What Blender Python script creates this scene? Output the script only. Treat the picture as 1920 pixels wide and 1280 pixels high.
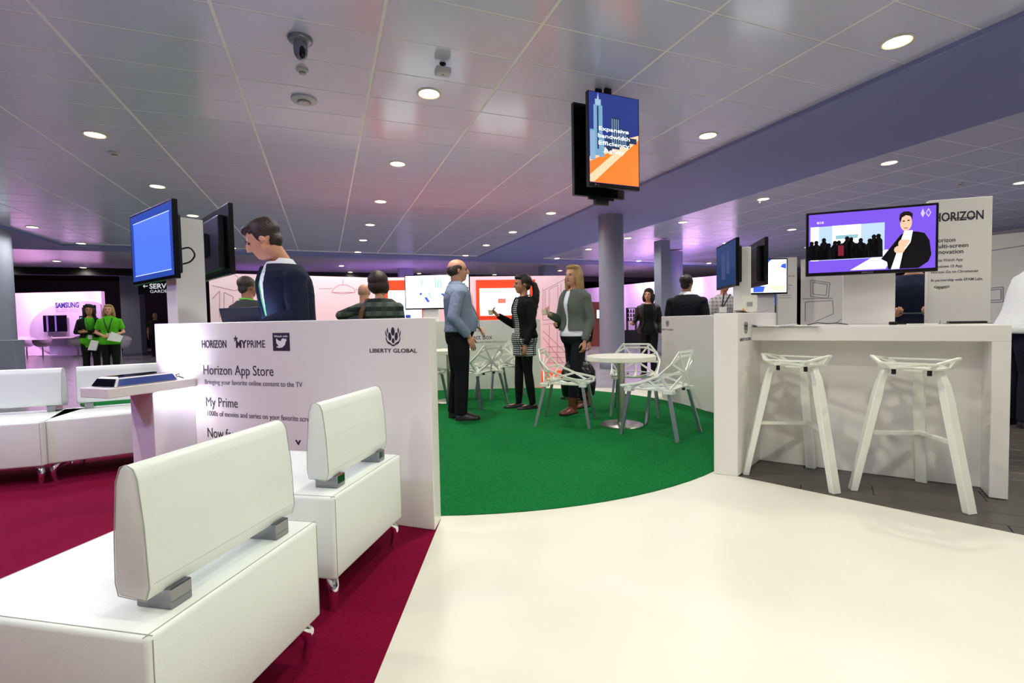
import bpy, bmesh, math, random
import numpy as np
from mathutils import Vector, Matrix
random.seed(7)
for o in list(bpy.data.objects): bpy.data.objects.remove(o, do_unlink=True)
scene = bpy.context.scene
COL = scene.collection

# ------------------------------------------------------------------ camera
FPX, YAW, PITCH, ROLL, CAMZ = 912.26, 0.3659, -0.0410, -0.0192, 1.12
def basis():
    cy, sy, cp, sp = math.cos(YAW), math.sin(YAW), math.cos(PITCH), math.sin(PITCH)
    fwd = Vector((sy*cp, cy*cp, sp)); right = Vector((cy, -sy, 0)); up = right.cross(fwd)
    cr, sr = math.cos(ROLL), math.sin(ROLL)
    return right*cr + up*sr, -right*sr + up*cr, fwd
CR, CU, CF = basis()
cam_data = bpy.data.cameras.new('camera'); cam = bpy.data.objects.new('camera', cam_data); COL.objects.link(cam)
cam_data.sensor_fit = 'HORIZONTAL'; cam_data.sensor_width = 36.0; cam_data.lens = 36.0*FPX/1920.0
cam_data.clip_start = 0.02; cam_data.clip_end = 200
cam.matrix_world = Matrix(((CR.x, CU.x, -CF.x, 0), (CR.y, CU.y, -CF.y, 0), (CR.z, CU.z, -CF.z, CAMZ), (0, 0, 0, 1)))
scene.camera = cam

# ------------------------------------------------------------------ world, exposure
w = bpy.data.worlds.new('world'); scene.world = w; w.use_nodes = True
w.node_tree.nodes['Background'].inputs[0].default_value = (0.55, 0.5, 0.75, 1)
w.node_tree.nodes['Background'].inputs[1].default_value = 0.02
vs = scene.view_settings
vs.view_transform = 'Standard'; vs.look = 'None'; vs.exposure = 0.58; vs.gamma = 1.0; vs.use_curve_mapping = False

# ------------------------------------------------------------------ lamps of the place
LAMP_W = 135.0      # each ceiling downlight
def lamp(name, kind, loc, power, color=(1, 1, 1), size=0.15, target=None, cone=2.4, blend=0.6, size_y=None):
    d = bpy.data.lights.new(name, kind); d.energy = power; d.color = color
    if kind == 'AREA':
        d.size = size
        if size_y: d.shape = 'RECTANGLE'; d.size_y = size_y
        else: d.shape = 'DISK'
    else: d.shadow_soft_size = size
    if kind == 'SPOT': d.spot_size = cone; d.spot_blend = blend
    o = bpy.data.objects.new(name, d); COL.objects.link(o); o.location = loc
    dr = Vector((0, 0, -1)) if target is None else (Vector(target) - Vector(loc))
    o.rotation_euler = dr.to_track_quat('-Z', 'Y').to_euler()
    return o

# ------------------------------------------------------------------ pixel helpers (1920 x 1280 frame)
def ray(x, y): return CR*((x-960)/FPX) - CU*((y-640)/FPX) + CF
C0 = Vector((0, 0, CAMZ))
def onz(x, y, z=0.0):
    d = ray(x, y); return C0 + d*((z-CAMZ)/d.z)
def atd(x, y, d): return C0 + ray(x, y)*d
def vh(a):            # horizontal unit vector
    v = Vector((a[0], a[1], 0)); return v.normalized()

# ------------------------------------------------------------------ materials
def lin(c):
    if isinstance(c, str): c = [int(c[i:i+2], 16)/255 for i in (0, 2, 4)]
    return tuple((v/12.92 if v <= .04045 else ((v+.055)/1.055)**2.4) for v in c)
MATS = {}
def M(name, col='808080', rough=.5, metal=0.0, emit=0.0, ecol=None, noise=None, bump=None, coat=0.0, spec=.5, trans=0.0):
    if name in MATS: return MATS[name]
    m = bpy.data.materials.new(name); m.use_nodes = True; nt = m.node_tree; b = nt.nodes['Principled BSDF']
    c = lin(col)
    b.inputs['Base Color'].default_value = (*c, 1); b.inputs['Roughness'].default_value = rough; b.inputs['Metallic'].default_value = metal
    b.inputs['Specular IOR Level'].default_value = spec; b.inputs['Coat Weight'].default_value = coat; b.inputs['Transmission Weight'].default_value = trans
    if emit:
        b.inputs['Emission Color'].default_value = (*lin(ecol or col), 1); b.inputs['Emission Strength'].default_value = emit
    if noise or bump:
        tc = nt.nodes.new('ShaderNodeTexCoord')
    if noise:             # (scale, second colour, stretch)
        n = nt.nodes.new('ShaderNodeTexNoise'); n.inputs['Scale'].default_value = noise[0]; n.inputs['Detail'].default_value = 5
        r = nt.nodes.new('ShaderNodeValToRGB'); r.color_ramp.elements[0].position = .35; r.color_ramp.elements[1].position = .65
        r.color_ramp.elements[0].color = (*c, 1); r.color_ramp.elements[1].color = (*lin(noise[1]), 1)
        mp = nt.nodes.new('ShaderNodeMapping'); mp.inputs['Scale'].default_value = noise[2] if len(noise) > 2 else (1, 1, 1)
        nt.links.new(tc.outputs['Object'], mp.inputs[0]); nt.links.new(mp.outputs[0], n.inputs['Vector']); nt.links.new(n.outputs['Fac'], r.inputs[0]); nt.links.new(r.outputs[0], b.inputs['Base Color'])
    if bump:              # (scale, strength, distance)
        n2 = nt.nodes.new('ShaderNodeTexNoise'); n2.inputs['Scale'].default_value = bump[0]; n2.inputs['Detail'].default_value = 4
        bp = nt.nodes.new('ShaderNodeBump'); bp.inputs['Strength'].default_value = bump[1]; bp.inputs['Distance'].default_value = bump[2] if len(bump) > 2 else .01
        nt.links.new(tc.outputs['Object'], n2.inputs['Vector']); nt.links.new(n2.outputs['Fac'], bp.inputs['Height']); nt.links.new(bp.outputs[0], b.inputs['Normal'])
    MATS[name] = m; return m
def E_(name, col, s=1.0): return M(name, '000000', .25, emit=s, ecol=col)

def wave_bump(m, scale, strength, vec=(1, 1, 1)):
    nt = m.node_tree; b = nt.nodes['Principled BSDF']; tc = nt.nodes.new('ShaderNodeTexCoord'); mp = nt.nodes.new('ShaderNodeMapping'); mp.inputs['Scale'].default_value = vec
    n = nt.nodes.new('ShaderNodeTexNoise'); n.inputs['Scale'].default_value = scale; n.inputs['Detail'].default_value = 1.5
    bp = nt.nodes.new('ShaderNodeBump'); bp.inputs['Strength'].default_value = strength; bp.inputs['Distance'].default_value = .02
    geo = nt.nodes.new('ShaderNodeNewGeometry')
    nt.links.new(geo.outputs['Position'], mp.inputs[0]); nt.links.new(mp.outputs[0], n.inputs['Vector']); nt.links.new(n.outputs['Fac'], bp.inputs['Height']); nt.links.new(bp.outputs[0], b.inputs['Normal'])
    return m

def plaid(name, c0, c1, c2, sx, sz, mix=.5):
    """woven check: two crossed sets of bands in object space"""
    m = M(name, c0, .85); nt = m.node_tree; b = nt.nodes['Principled BSDF']
    tc = nt.nodes.new('ShaderNodeTexCoord'); sp = nt.nodes.new('ShaderNodeSeparateXYZ'); nt.links.new(tc.outputs['Object'], sp.inputs[0])
    def band(out, per, duty):
        a = nt.nodes.new('ShaderNodeMath'); a.operation = 'MULTIPLY'; a.inputs[1].default_value = 1/per; nt.links.new(out, a.inputs[0])
        f = nt.nodes.new('ShaderNodeMath'); f.operation = 'FRACT'; nt.links.new(a.outputs[0], f.inputs[0])
        g = nt.nodes.new('ShaderNodeMath'); g.operation = 'LESS_THAN'; g.inputs[1].default_value = duty; nt.links.new(f.outputs[0], g.inputs[0]); return g.outputs[0]
    bx, bz = band(sp.outputs['X'], sx, .5), band(sp.outputs['Z'], sz, .5)
    m1 = nt.nodes.new('ShaderNodeMixRGB'); m1.inputs[1].default_value = (*lin(c0), 1); m1.inputs[2].default_value = (*lin(c1), 1); nt.links.new(bz, m1.inputs[0])
    m2 = nt.nodes.new('ShaderNodeMixRGB'); m2.inputs[2].default_value = (*lin(c2), 1)
    h = nt.nodes.new('ShaderNodeMath'); h.operation = 'MULTIPLY'; h.inputs[1].default_value = mix; nt.links.new(bx, h.inputs[0]); nt.links.new(h.outputs[0], m2.inputs[0]); nt.links.new(m1.outputs[0], m2.inputs[1])
    nt.links.new(m2.outputs[0], b.inputs['Base Color']); return m

# ------------------------------------------------------------------ object helpers
ORG = {}
def tag(o, label=None, cat=None, group=None, kind=None):
    if label: o['label'] = label
    if cat: o['category'] = cat
    if group: o['group'] = group
    if kind: o['kind'] = kind
    return o
def thing(name, label, cat, loc=(0, 0, 0), rotz=0.0, group=None, local=False):
    o = bpy.data.objects.new(name, None); COL.objects.link(o); o.location = loc; o.rotation_euler = (0, 0, rotz)
    o.empty_display_size = .05
    ORG[o.name] = Vector((0, 0, 0)) if local else Vector(loc)
    return tag(o, label, cat, group)

class MB:
    def __init__(s): s.v = []; s.f = []
    def add(s, vs_, fs_):
        n = len(s.v); s.v += [tuple(v) for v in vs_]; s.f += [tuple(i+n for i in f) for f in fs_]; return s
    def poly(s, pts): return s.add(pts, [tuple(range(len(pts)))])
    def prism(s, pts, z0, z1):
        n = len(pts); vs_ = [(p[0], p[1], z0) for p in pts] + [(p[0], p[1], z1) for p in pts]
        a = sum(pts[i][0]*pts[(i+1) % n][1]-pts[(i+1) % n][0]*pts[i][1] for i in range(n))
        fs_ = [tuple(range(n-1, -1, -1)), tuple(range(n, 2*n))] + [(i, (i+1) % n, n+(i+1) % n, n+i) for i in range(n)]
        if a < 0: fs_ = [f[::-1] for f in fs_]
        return s.add(vs_, fs_)
    def box(s, x0, x1, y0, y1, z0, z1): return s.prism([(x0, y0), (x1, y0), (x1, y1), (x0, y1)], z0, z1)
    def obox(s, O, U, V, N, u0, u1, v0, v1, n0, n1):
        O, U, V, N = Vector(O), Vector(U), Vector(V), Vector(N)
        c = [O+U*u+V*v+N*n for n in (n0, n1) for (u, v) in ((u0, v0), (u1, v0), (u1, v1), (u0, v1))]
        return s.add(c, [(3, 2, 1, 0), (4, 5, 6, 7), (0, 1, 5, 4), (1, 2, 6, 5), (2, 3, 7, 6), (3, 0, 4, 7)])
    def extr(s, pts, N, t):          # planar polygon extruded along N by t
        N = Vector(N); n = len(pts); P = [Vector(p) for p in pts]
        return s.add(P + [p+N*t for p in P], [tuple(range(n-1, -1, -1)), tuple(range(n, 2*n))] + [(i, (i+1) % n, n+(i+1) % n, n+i) for i in range(n)])
    def bar(s, a, b, w_, h_, up=(0, 0, 1)):
        a, b = Vector(a), Vector(b); d = (b-a).normalized(); up = Vector(up)
        sd = d.cross(up)
        if sd.length < 1e-4: sd = d.cross(Vector((1, 0, 0)))
        sd.normalize(); u = sd.cross(d).normalized()
        return s.obox(a, sd, u, d, -w_/2, w_/2, -h_/2, h_/2, 0, (b-a).length)
    def rings(s, rs, cap=True):
        n = len(rs[0]); base = len(s.v)
        for r in rs: s.v += [tuple(p) for p in r]
        for i in range(len(rs)-1):
            for j in range(n):
                a, b = base+i*n+j, base+i*n+(j+1) % n
                s.f.append((a, b, b+n, a+n))
        if cap:
            s.f.append(tuple(base+j for j in range(n-1, -1, -1))); e = base+(len(rs)-1)*n; s.f.append(tuple(e+j for j in range(n)))
        return s
    def tube(s, pts, r, n=10, cap=True):
        pts = [Vector(p) for p in pts]; rs = []; rr = r if isinstance(r, (list, tuple)) else [r]*len(pts); prev = None
        for i, p in enumerate(pts):
            t = (pts[min(i+1, len(pts)-1)]-pts[max(i-1, 0)]).normalized()
            if prev is None:
                a = t.cross(Vector((0, 0, 1)))
                if a.length < 1e-3: a = t.cross(Vector((0, 1, 0)))
            else: a = prev - t*prev.dot(t)
            a.normalize(); prev = a; b = t.cross(a)
            rs.append([p+(a*math.cos(k*math.tau/n)+b*math.sin(k*math.tau/n))*rr[i] for k in range(n)])
        return s.rings(rs, cap)
    def lathe(s, prof, n=32, c=(0, 0, 0)):
        rs = [[(c[0]+r*math.cos(k*math.tau/n), c[1]+r*math.sin(k*math.tau/n), c[2]+z) for k in range(n)] for r, z in prof]
        return s.rings(rs)
    def ell(s, c, r, R=None, nu=14, nv=9):
        c = Vector(c); rs = []
        for i in range(nv+1):
            ph = -math.pi/2+math.pi*min(max(i/nv, .02), .98)
            ring = []
            for k in range(nu):
                th = k*math.tau/nu; p = Vector((r[0]*math.cos(ph)*math.cos(th), r[1]*math.cos(ph)*math.sin(th), r[2]*math.sin(ph)))
                ring.append(c+(R @ p if R else p))
            rs.append(ring)
        return s.rings(rs)
    def mesh(s, name, org=Vector((0, 0, 0))):
        me = bpy.data.meshes.new(name); me.from_pydata([(v[0]-org[0], v[1]-org[1], v[2]-org[2]) for v in s.v], [], s.f); me.update(); return me
    def build(s, name, mat, parent=None, smooth=None, bevel=None, org=None):
        o_ = ORG[parent.name] if parent else (Vector(org) if org is not None else Vector((0, 0, 0)))
        me = s.mesh(name, o_)
        if bevel:
            bm = bmesh.new(); bm.from_mesh(me); bmesh.ops.recalc_face_normals(bm, faces=bm.faces)
            bmesh.ops.bevel(bm, geom=list(bm.edges), offset=bevel[0], segments=bevel[1], affect='EDGES', profile=.5, clamp_overlap=True); bm.to_mesh(me); bm.free()
        if smooth is not None:
            for p in me.polygons: p.use_smooth = True
            me.set_sharp_from_angle(angle=math.radians(smooth))
        return link(name, me, mat, parent, o_ if not parent else None)
def link(name, me, mat, parent=None, loc=None):
    o = bpy.data.objects.new(name, me); COL.objects.link(o)
    if mat is not None and not me.materials: me.materials.append(mat)
    if parent: o.parent = parent; ORG[o.name] = ORG[parent.name]
    else:
        o.location = loc if loc is not None else (0, 0, 0); ORG[o.name] = Vector(o.location)
    return o
def copy_tree(o, parent=None, loc=None, rotz=None):
    c = o.copy(); COL.objects.link(c); c.parent = parent; ORG[c.name] = ORG[o.name]
    if loc is not None: c.location = loc
    if rotz is not None: c.rotation_euler = (0, 0, rotz)
    for ch in [k for k in bpy.data.objects if k.parent == o]: copy_tree(ch, c)
    return c
def struct(name, mb, mat, **k): return tag(mb.build(name, mat, **k), kind='structure')

class Fr:      # flat frame on a surface: U right, V up, N towards the viewer
    def __init__(s, O, U, V=(0, 0, 1)):
        s.O = Vector(O); s.U = Vector(U).normalized(); s.V = Vector(V).normalized(); s.N = s.U.cross(s.V).normalized()
    def p(s, u, v, n=0.0): return s.O+s.U*u+s.V*v+s.N*n
    def box(s, mb, u0, u1, v0, v1, n0, n1): return mb.obox(s.O, s.U, s.V, s.N, u0, u1, v0, v1, n0, n1)
    def flat(s, mb, pts, n, t=.0012): return mb.extr([s.p(u, v, n) for u, v in pts], s.N, t)
def ellp(cx, cy, rx, ry, n=20, a0=0, a1=math.tau): return [(cx+rx*math.cos(a0+(a1-a0)*i/n), cy+ry*math.sin(a0+(a1-a0)*i/n)) for i in range(n if abs(a1-a0-math.tau) < 1e-6 else n+1)]
def text(fr, s, u, v, size, mat, parent, name='lettering', align='LEFT', n=.0015, sx=1.0, bold=0.0, fitw=None, ext=.0006):
    cu = bpy.data.curves.new(name, 'FONT'); cu.body = s; cu.size = size; cu.align_x = align; cu.extrude = ext; cu.offset = bold; cu.resolution_u = 3
    t = bpy.data.objects.new('tmp', cu); COL.objects.link(t); bpy.context.view_layer.update()
    me = bpy.data.meshes.new_from_object(t.evaluated_get(bpy.context.evaluated_depsgraph_get())); bpy.data.objects.remove(t)
    xs = [q.co.x for q in me.vertices]
    if fitw and xs: sx = fitw/(max(xs)-min(xs)); 
    off = -min(xs) if (fitw and align == 'LEFT') else 0
    o_ = ORG[parent.name]
    for q in me.vertices: q.co = fr.p(u+(q.co.x+off)*sx, v+q.co.y, n+q.co.z) - o_
    me.name = name; me.materials.clear()
    return link(name, me, mat, parent)
def cr(pts, m=5):
    P = [Vector(p) for p in pts]; P = [P[0]*2-P[1]] + P + [P[-1]*2-P[-2]]; out = []
    for i in range(1, len(P)-2):
        for k in range(m):
            t = k/m; a, b, c, d_ = P[i-1], P[i], P[i+1], P[i+2]
            out.append(.5*((2*b)+(c-a)*t+(2*a-5*b+4*c-d_)*t*t+(3*b-a-3*c+d_)*t**3))
    return out+[P[-2]]
def rem(mb, vox, smooth=2, fac=.5):
    """voxel union of overlapping closed pieces -> one continuous mesh"""
    me = mb.mesh('tmp'); bm = bmesh.new(); bm.from_mesh(me); bmesh.ops.recalc_face_normals(bm, faces=bm.faces); bm.to_mesh(me); bm.free()
    o = bpy.data.objects.new('tmp', me); COL.objects.link(o)
    r = o.modifiers.new('r', 'REMESH'); r.mode = 'VOXEL'; r.voxel_size = vox; r.adaptivity = 0.0
    if smooth: q = o.modifiers.new('s', 'SMOOTH'); q.iterations = smooth; q.factor = fac
    bpy.context.view_layer.update()
    m2 = bpy.data.meshes.new_from_object(o.evaluated_get(bpy.context.evaluated_depsgraph_get()))
    bpy.data.objects.remove(o); bpy.data.meshes.remove(me)
    for p in m2.polygons: p.use_smooth = True
    return m2
# ================================================================== STRUCTURE
TA, TB, TX0, TY0 = 1.24163, 0.58692, -3.21334, 4.31507
ZC = 3.56
m_white = M('white_laminate', 'eeece6', .32, bump=(60, .02))
m_floor_white = M('white_floor_vinyl', 'e0dfd2', .38, noise=(1.2, 'dcdacc'))
m_burg = M('burgundy_carpet', '7c0432', .95, spec=.1, noise=(90, '6c0328'), bump=(300, .5, .004))
m_green = M('green_carpet', '137a3b', .95, spec=.1, noise=(70, '0c642e'), bump=(260, .8, .008))
m_orange = M('orange_carpet', 'f0512e', .9, spec=.1, noise=(60, 'e34a28'))
m_hall = M('grey_hall_floor', 'a09ca4', .2, noise=(.7, '8f8b94'))
m_soffit = M('grey_soffit_paint', '8890c4', .6)
m_tile = wave_bump(M('satin_ceiling_tile', 'd3d5f0', .18, spec=.8), 1.1, .05, (1, 3.2, 1))
m_tbar = M('ceiling_grid_bar', 'f6f4f6', .35)
m_dark = M('dark_hall_paint', '16141a', .7)
m_colm = M('grey_column_paint', '8a8fa3', .45)
m_chrome = M('polished_chrome', 'e6e6ea', .08, 1.0)
m_steel = M('brushed_steel', 'b5b2a8', .3, 1.0)
m_black = M('black_plastic', '0c0c0f', .35)
m_blackm = M('black_matte', '101013', .7)

mb = MB().box(-26, 34, -6, 42, -.06, -.014); floor = struct('floor', mb, m_hall)
WL0, WL1 = Vector((.584, 2.715, 0)), Vector((-1.74, -3, 0))
mb = MB().prism([(.584, 2.95), WL1[:2], (5.14, -3), (2.68, 2.596), (2.573, 2.95)], -.011, 0); struct('floor_white', mb, m_floor_white)
def P2(*pts): return [tuple(onz(x, y)[:2]) for x, y in pts]
mb = MB().prism(P2((1016, 728), (1053, 708), (1080, 727), (1245, 727), (1330, 770)) + [(3.2, 4.6), (2.6, 6.6)], -.011, 0); struct('floor_white_back', mb, m_floor_white)
mb = MB().prism([(.584, 2.715), WL1[:2], (-3.4, -2.2), (-4.4, 1.5), (-3.9, 4.6), (-3.1, 5.75), (-1.3, 5.2), (-1.0, 4.15)], -.011, .001); struct('floor_burgundy', mb, m_burg)
n = 96; mb = MB().prism([(1.6+2.72*math.cos(i*math.tau/n), 5.28+2.72*math.sin(i*math.tau/n)) for i in range(n)], -.011, .005); struct('floor_green', mb, m_green)
mb = MB().prism(P2((150, 757), (268, 679), (420, 679)) + [(-.6, 6.2), (-1.1, 4.6)], -.011, .002); struct('floor_green_back', mb, m_green)
mb = MB().prism(P2((1016, 727.5), (1053, 707.5), (1053, 688)) + [(2.2, 11.2), (.2, 9.8), (1.0, 7.9)], -.011, .001); struct('floor_orange', mb, m_orange)
# wooden floor of the bar corner: boards laid one by one
m_wood = M('grey_brown_wood', '3f3b35', .36, noise=(6, '504a42', (1.2, 14, 1)))
fw = struct('floor_wood', MB().box(2.5, 9.5, -2.8, 6.2, -.012, -.0105), M('wood_underlay', '2e2b28', .8))
d = Vector((.584, -.811, 0)).normalized(); s_ = Vector((d.y*-1, d.x, 0))
pl = MB().box(-.748, .748, -.0985, .0985, 0, .0075).mesh('plank')
bm = bmesh.new(); bm.from_mesh(pl); bmesh.ops.bevel(bm, geom=[e for e in bm.edges if all(v.co.z > .005 for v in e.verts)], offset=.002, segments=1, affect='EDGES'); bm.to_mesh(pl); bm.free()
pl.materials.append(m_wood)
for j in range(-3, 19):
    for i in range(-1, 3):
        c = Vector((2.72, 2.6, 0)) + s_*(j*.2+.1) + d*((i+.37*(j % 3))*1.5)
        if c.x-c.y*.0 < 2.2 or c.y < -2.2 or c.y > 5.6 or c.x > 8.6: continue
        if (c - Vector((2.68, 2.596, 0))).dot(Vector((.915, .403, 0))) < -.55: continue
        o = link('plank', pl, None, fw); o.location = (c.x, c.y, -.0105); o.rotation_euler = (0, 0, math.atan2(d.y, d.x))
# raised ring of white edging round the green carpet is the white floor itself

# ---- ceiling, tile by tile where the photo shows the tiles
ceil = struct('ceiling', MB().box(-9.4, 30, -6, 24.2, ZC-.0005, ZC+.05), m_tbar)
def tile_mesh(name, ax, by):
    me = MB().box(-ax/2, ax/2, -by/2, by/2, -.003, .002).mesh(name)
    bm = bmesh.new(); bm.from_mesh(me); bmesh.ops.bevel(bm, geom=[e for e in bm.edges if all(v.co.z < 0 for v in e.verts)], offset=.002, segments=1, affect='EDGES'); bm.to_mesh(me); bm.free()
    me.materials.append(m_tile); return me
tm = tile_mesh('ceiling_tile', TA-.030, TB-.013)
rest = MB()
for i in range(-5, 18):
    for j in range(-16, 23):
        x, y = TX0+TA*(i+.5), TY0+TB*(j+.5)
        inl, inr = -6.9 < x < 5.4, x > 7.9
        if not (inl or inr) or y > 17.2: continue
        near = (inl and -9 <= j <= 13 and i >= -2) or (inr and -1 <= j <= 9 and 9 <= i <= 14)
        if near:
            o = link('ceiling_tile', tm, None, ceil); o.location = (x, y, ZC)
        else: rest.box(x-TA/2+.015, x+TA/2-.015, y-TB/2+.0065, y+TB/2-.0065, ZC-.003, ZC+.002)
o = rest.build('far_ceiling_tiles', m_tile, ceil); o['kind'] = 'stuff'
struct('trim_1', MB().box(5.37, 7.86, -6, 17.5, 3.5, 3.566), m_soffit, bevel=(.01, 1))
struct('trim_2', MB().box(-9.3, -6.86, -6, 17.5, 3.5, 3.566), m_soffit, bevel=(.01, 1))
struct('trim_3', MB().box(-26, 34, 17.5, 18.45, 3.5, 3.566), m_soffit, bevel=(.01, 1))
struct('ceiling_back', MB().box(-26, 34, 18.45, 24.0, 3.53, 3.6), M('satin_back_ceiling', 'ddd6e6', .22, spec=.7))
struct('ceiling_hall', MB().box(-34, 40, 24.0, 44, 4.6, 4.7), m_dark)
struct('wall_back', MB().box(-34, 40, 43.6, 44, -.05, 4.6), m_dark)
struct('wall_left', MB().box(-34.2, -34, -6, 44, -.05, 4.6), m_dark)
struct('wall_right', MB().box(34, 34.2, -6, 44, -.05, 4.6), m_dark)
struct('wall_front', MB().box(-34, 40, -6.4, -6, -.05, 4.6), M('pale_hall_paint', 'b8b2bc', .6))
struct('trim_4', MB().box(-34, 40, 23.8, 24.05, 3.25, 4.6), m_dark)

# ---- downlights
m_ring = M('downlight_rim', 'f3ead8', .3)
m_bulb = E_('downlight_glow', 'ffe9c4', 9.0)
dl = thing('downlight', 'round recessed downlight glowing warm white in the ceiling', 'downlight', (0, 0, 0), 0, 'recessed ceiling downlights', local=True)
MB().lathe([(.128, 0), (.128, -.006), (.112, -.012), (.100, -.004), (.100, .004), (.12, .004)], 28).build('rim', m_ring, dl, smooth=40)
MB().lathe([(.002, -.014), (.05, -.012), (.099, -.004), (.099, .0), (.002, .0)], 28).build('lens', m_bulb, dl, smooth=40)
first = True
ORD = ['first', 'second', 'third', 'fourth', 'fifth', 'sixth', 'seventh', 'eighth', 'ninth']
ROWN = ['at the far left', 'left of the dome camera', 'right of the dome camera', 'along the grey beam', 'just right of the grey beam', 'second right of the grey beam', 'third right of the grey beam']
VIS = [14, 7, 5, 2.5, 5, 5, 12.2]
LX, LY = [-6.35, -2.61, 1.11, 4.86, 8.56, 12.36, 16.1], [-4.3, -1.9, .5, 2.91, 5.22, 7.63, 10.06, 12.46, 14.8, 17.24]
for xi, x in enumerate(LX):
    for yi, y in enumerate(LY):
        if x == -6.35 and y < 10: continue
        if x > 8 and y < 0: continue
        if x > 13 and y < 5: continue
        if x < 0 and y < -3: continue
        
        z = ZC-.004
        if abs(y-17.24) < .1 and x < -6.8: continue
        o = dl if first else copy_tree(dl); first = False
        o.location = (x, y, z)
        if y > VIS[xi]:
            k = sum(1 for q in LY if q > VIS[xi] and q <= y)
            o['label'] = f'warm downlight, {ORD[k-1]} from the front in the row {ROWN[xi]}'
        else: o['label'] = 'round warm downlight in the ceiling outside the left, right or upper picture edge'
        lamp('downlight_lamp', 'SPOT', (x, y, ZC-.03), LAMP_W, (1.0, .985, .86), .09, cone=2.75, blend=.9)
FARN = ['above the curly haired hostess', 'above the far pink wall edge', 'right above the blonde hostess', 'upper left above the checked shirt', 'lower left above the checked shirt', 'just left of the bald man head', 'left of the blonde woman head', 'above the smiling woman in black', 'right of the bald man face', 'above the lit television']
for kf, (x, y) in enumerate([(106, 489), (22, 502), (168, 504), (640, 498), (655, 514), (775, 518), (1050, 507), (1240, 513), (926, 515), (860, 508)]):
    p = onz(x, y, 3.53); o = copy_tree(dl); o.location = (p.x, min(p.y, 23.6), 3.526)
    o['label'] = f'small far downlight beyond the cross beam, {FARN[kf]}'; o['group'] = 'far downlights'
    lamp('far_downlight_lamp', 'SPOT', (p.x, min(p.y, 23.6), 3.5), 60, (1.0, .9, .8), .09, cone=2.7, blend=.9)

# ---- round and square columns
def column(label, x, yt, d, r, z1, square=False, base=None):
    c = atd(x, yt, d); c.z = 0
    t = thing('column', label, 'column', c)
    if square: MB().box(c.x-r, c.x+r, c.y-r, c.y+r, -.014, z1).build('shaft', m_colm, t, bevel=(.01, 1))
    else: MB().lathe([(r, -.014), (r, z1)], 40, c).build('shaft', m_colm, t, smooth=40)
    (MB().box(c.x-r-.01, c.x+r+.01, c.y-r-.01, c.y+r+.01, -.014, .1) if square else MB().lathe([(r+.008, -.014), (r+.008, .1), (r, .11)], 40, c)).build('skirting', M('column_skirting', '6d7182', .4), t, smooth=40)
    return t
column('round grey column under the grey beam beside the blonde woman', 1147, 600, 11.3, .285, 3.5)
column('thick grey column at the left edge of the picture', -20, 600, 11.4, .45, 3.5)
column('square grey column standing left of the hanging wardrobe sign', 251, 600, 20.6, .33, 4.6, True)
column('slim grey column between the two back ceilings, behind the plaid shirt', 763, 600, 21.5, .3, 3.53, True)
column('slim grey column above the dark haired woman in the patterned dress', 1028, 600, 21.5, .3, 3.53, True)
column('square grey column right behind the smiling woman in black', 1242, 600, 15.0, .17, 3.5, True)
column('wide grey column behind the man in the dark sweater', 1262, 600, 17.6, .34, 3.5)
# low cabinet foot beside the left column
c = atd(14, 650, 11.0); c.z = 0
MBx = MB().box(c.x-.3, c.x+.22, c.y-.2, c.y+.2, -.014, .92)
tag(MBx.build('plinth_cabinet', m_colm, org=c, bevel=(.012, 2)), 'low grey cabinet block at the foot of the left edge column', 'cabinet')
# ================================================================== DISPLAY WALLS
def uvpx(fr, x, y):
    dr = ray(x, y); t = (fr.O-C0).dot(fr.N)/dr.dot(fr.N); q = C0+dr*t-fr.O
    return q.dot(fr.U), q.dot(fr.V)
m_ink = M('printed_ink', '2c2638', .5)
m_ink2 = M('printed_ink_grey', '5a5562', .5)
m_inkw = M('printed_white', 'f4f4f6', .5)
def tpx(fr, s, xl, xr, yb, yt, mat, parent, bold=0.0, n=.0012, lower=False):
    u0, v0 = uvpx(fr, xl, yb); u1, _ = uvpx(fr, xr, yb); _, v1 = uvpx(fr, xl, yt)
    return text(fr, s, u0, v0, (v1-v0)/.70, mat, parent, fitw=u1-u0, bold=bold*(v1-v0), n=n)
def lens(cx, cy, rx, ry, rot=0, n=18):
    pts = []
    for i in range(n):
        a = i*math.tau/n; x = math.copysign(abs(math.cos(a))**1.15, math.cos(a))*rx; y = math.sin(a)*ry
        if y < 0: y *= .85
        pts.append((cx+x*math.cos(rot)-y*math.sin(rot), cy+x*math.sin(rot)+y*math.cos(rot)))
    return pts
def crest(fr, u, v, h, parent, mat=None):
    """tulip-like emblem: overlapping petals between two curved side leaves"""
    k = h/2.3; mb = MB()
    shapes = [lens(0, 1.68, .25, .56), lens(-.44, 1.08, .22, .54, .10), lens(.44, 1.08, .22, .54, -.10), lens(0, .58, .19, .34)]
    for sg in (-1, 1):
        shapes.append([(sg*x, y) for x, y in [(.16, .06), (.44, .14), (.66, .34), (.70, .52), (.56, .46), (.34, .30), (.20, .24)]])
        shapes.append([(sg*x, y) for x, y in [(.52, .12), (.80, .34), (.98, .70), (1.05, 1.05), (.95, .95), (.82, .66), (.66, .40)]])
        shapes.append([(sg*x, y) for x, y in [(.84, .92), (.96, 1.18), (1.06, 1.50), (1.04, 1.86), (.94, 1.55), (.84, 1.25)]])
        shapes.append([(sg*x, y) for x, y in [(.74, 1.42), (.82, 1.62), (.84, 1.90), (.76, 2.20), (.66, 1.92), (.68, 1.64)]])
    shapes.append([(-.30, .0), (0, -.06), (.30, .0), (.14, .12), (0, .16), (-.14, .12)])
    for sh in shapes: fr.flat(mb, [(u+x*k, v+y*k) for x, y in sh], .0004)
    return mb.build('emblem', mat or m_ink, parent)

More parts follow.
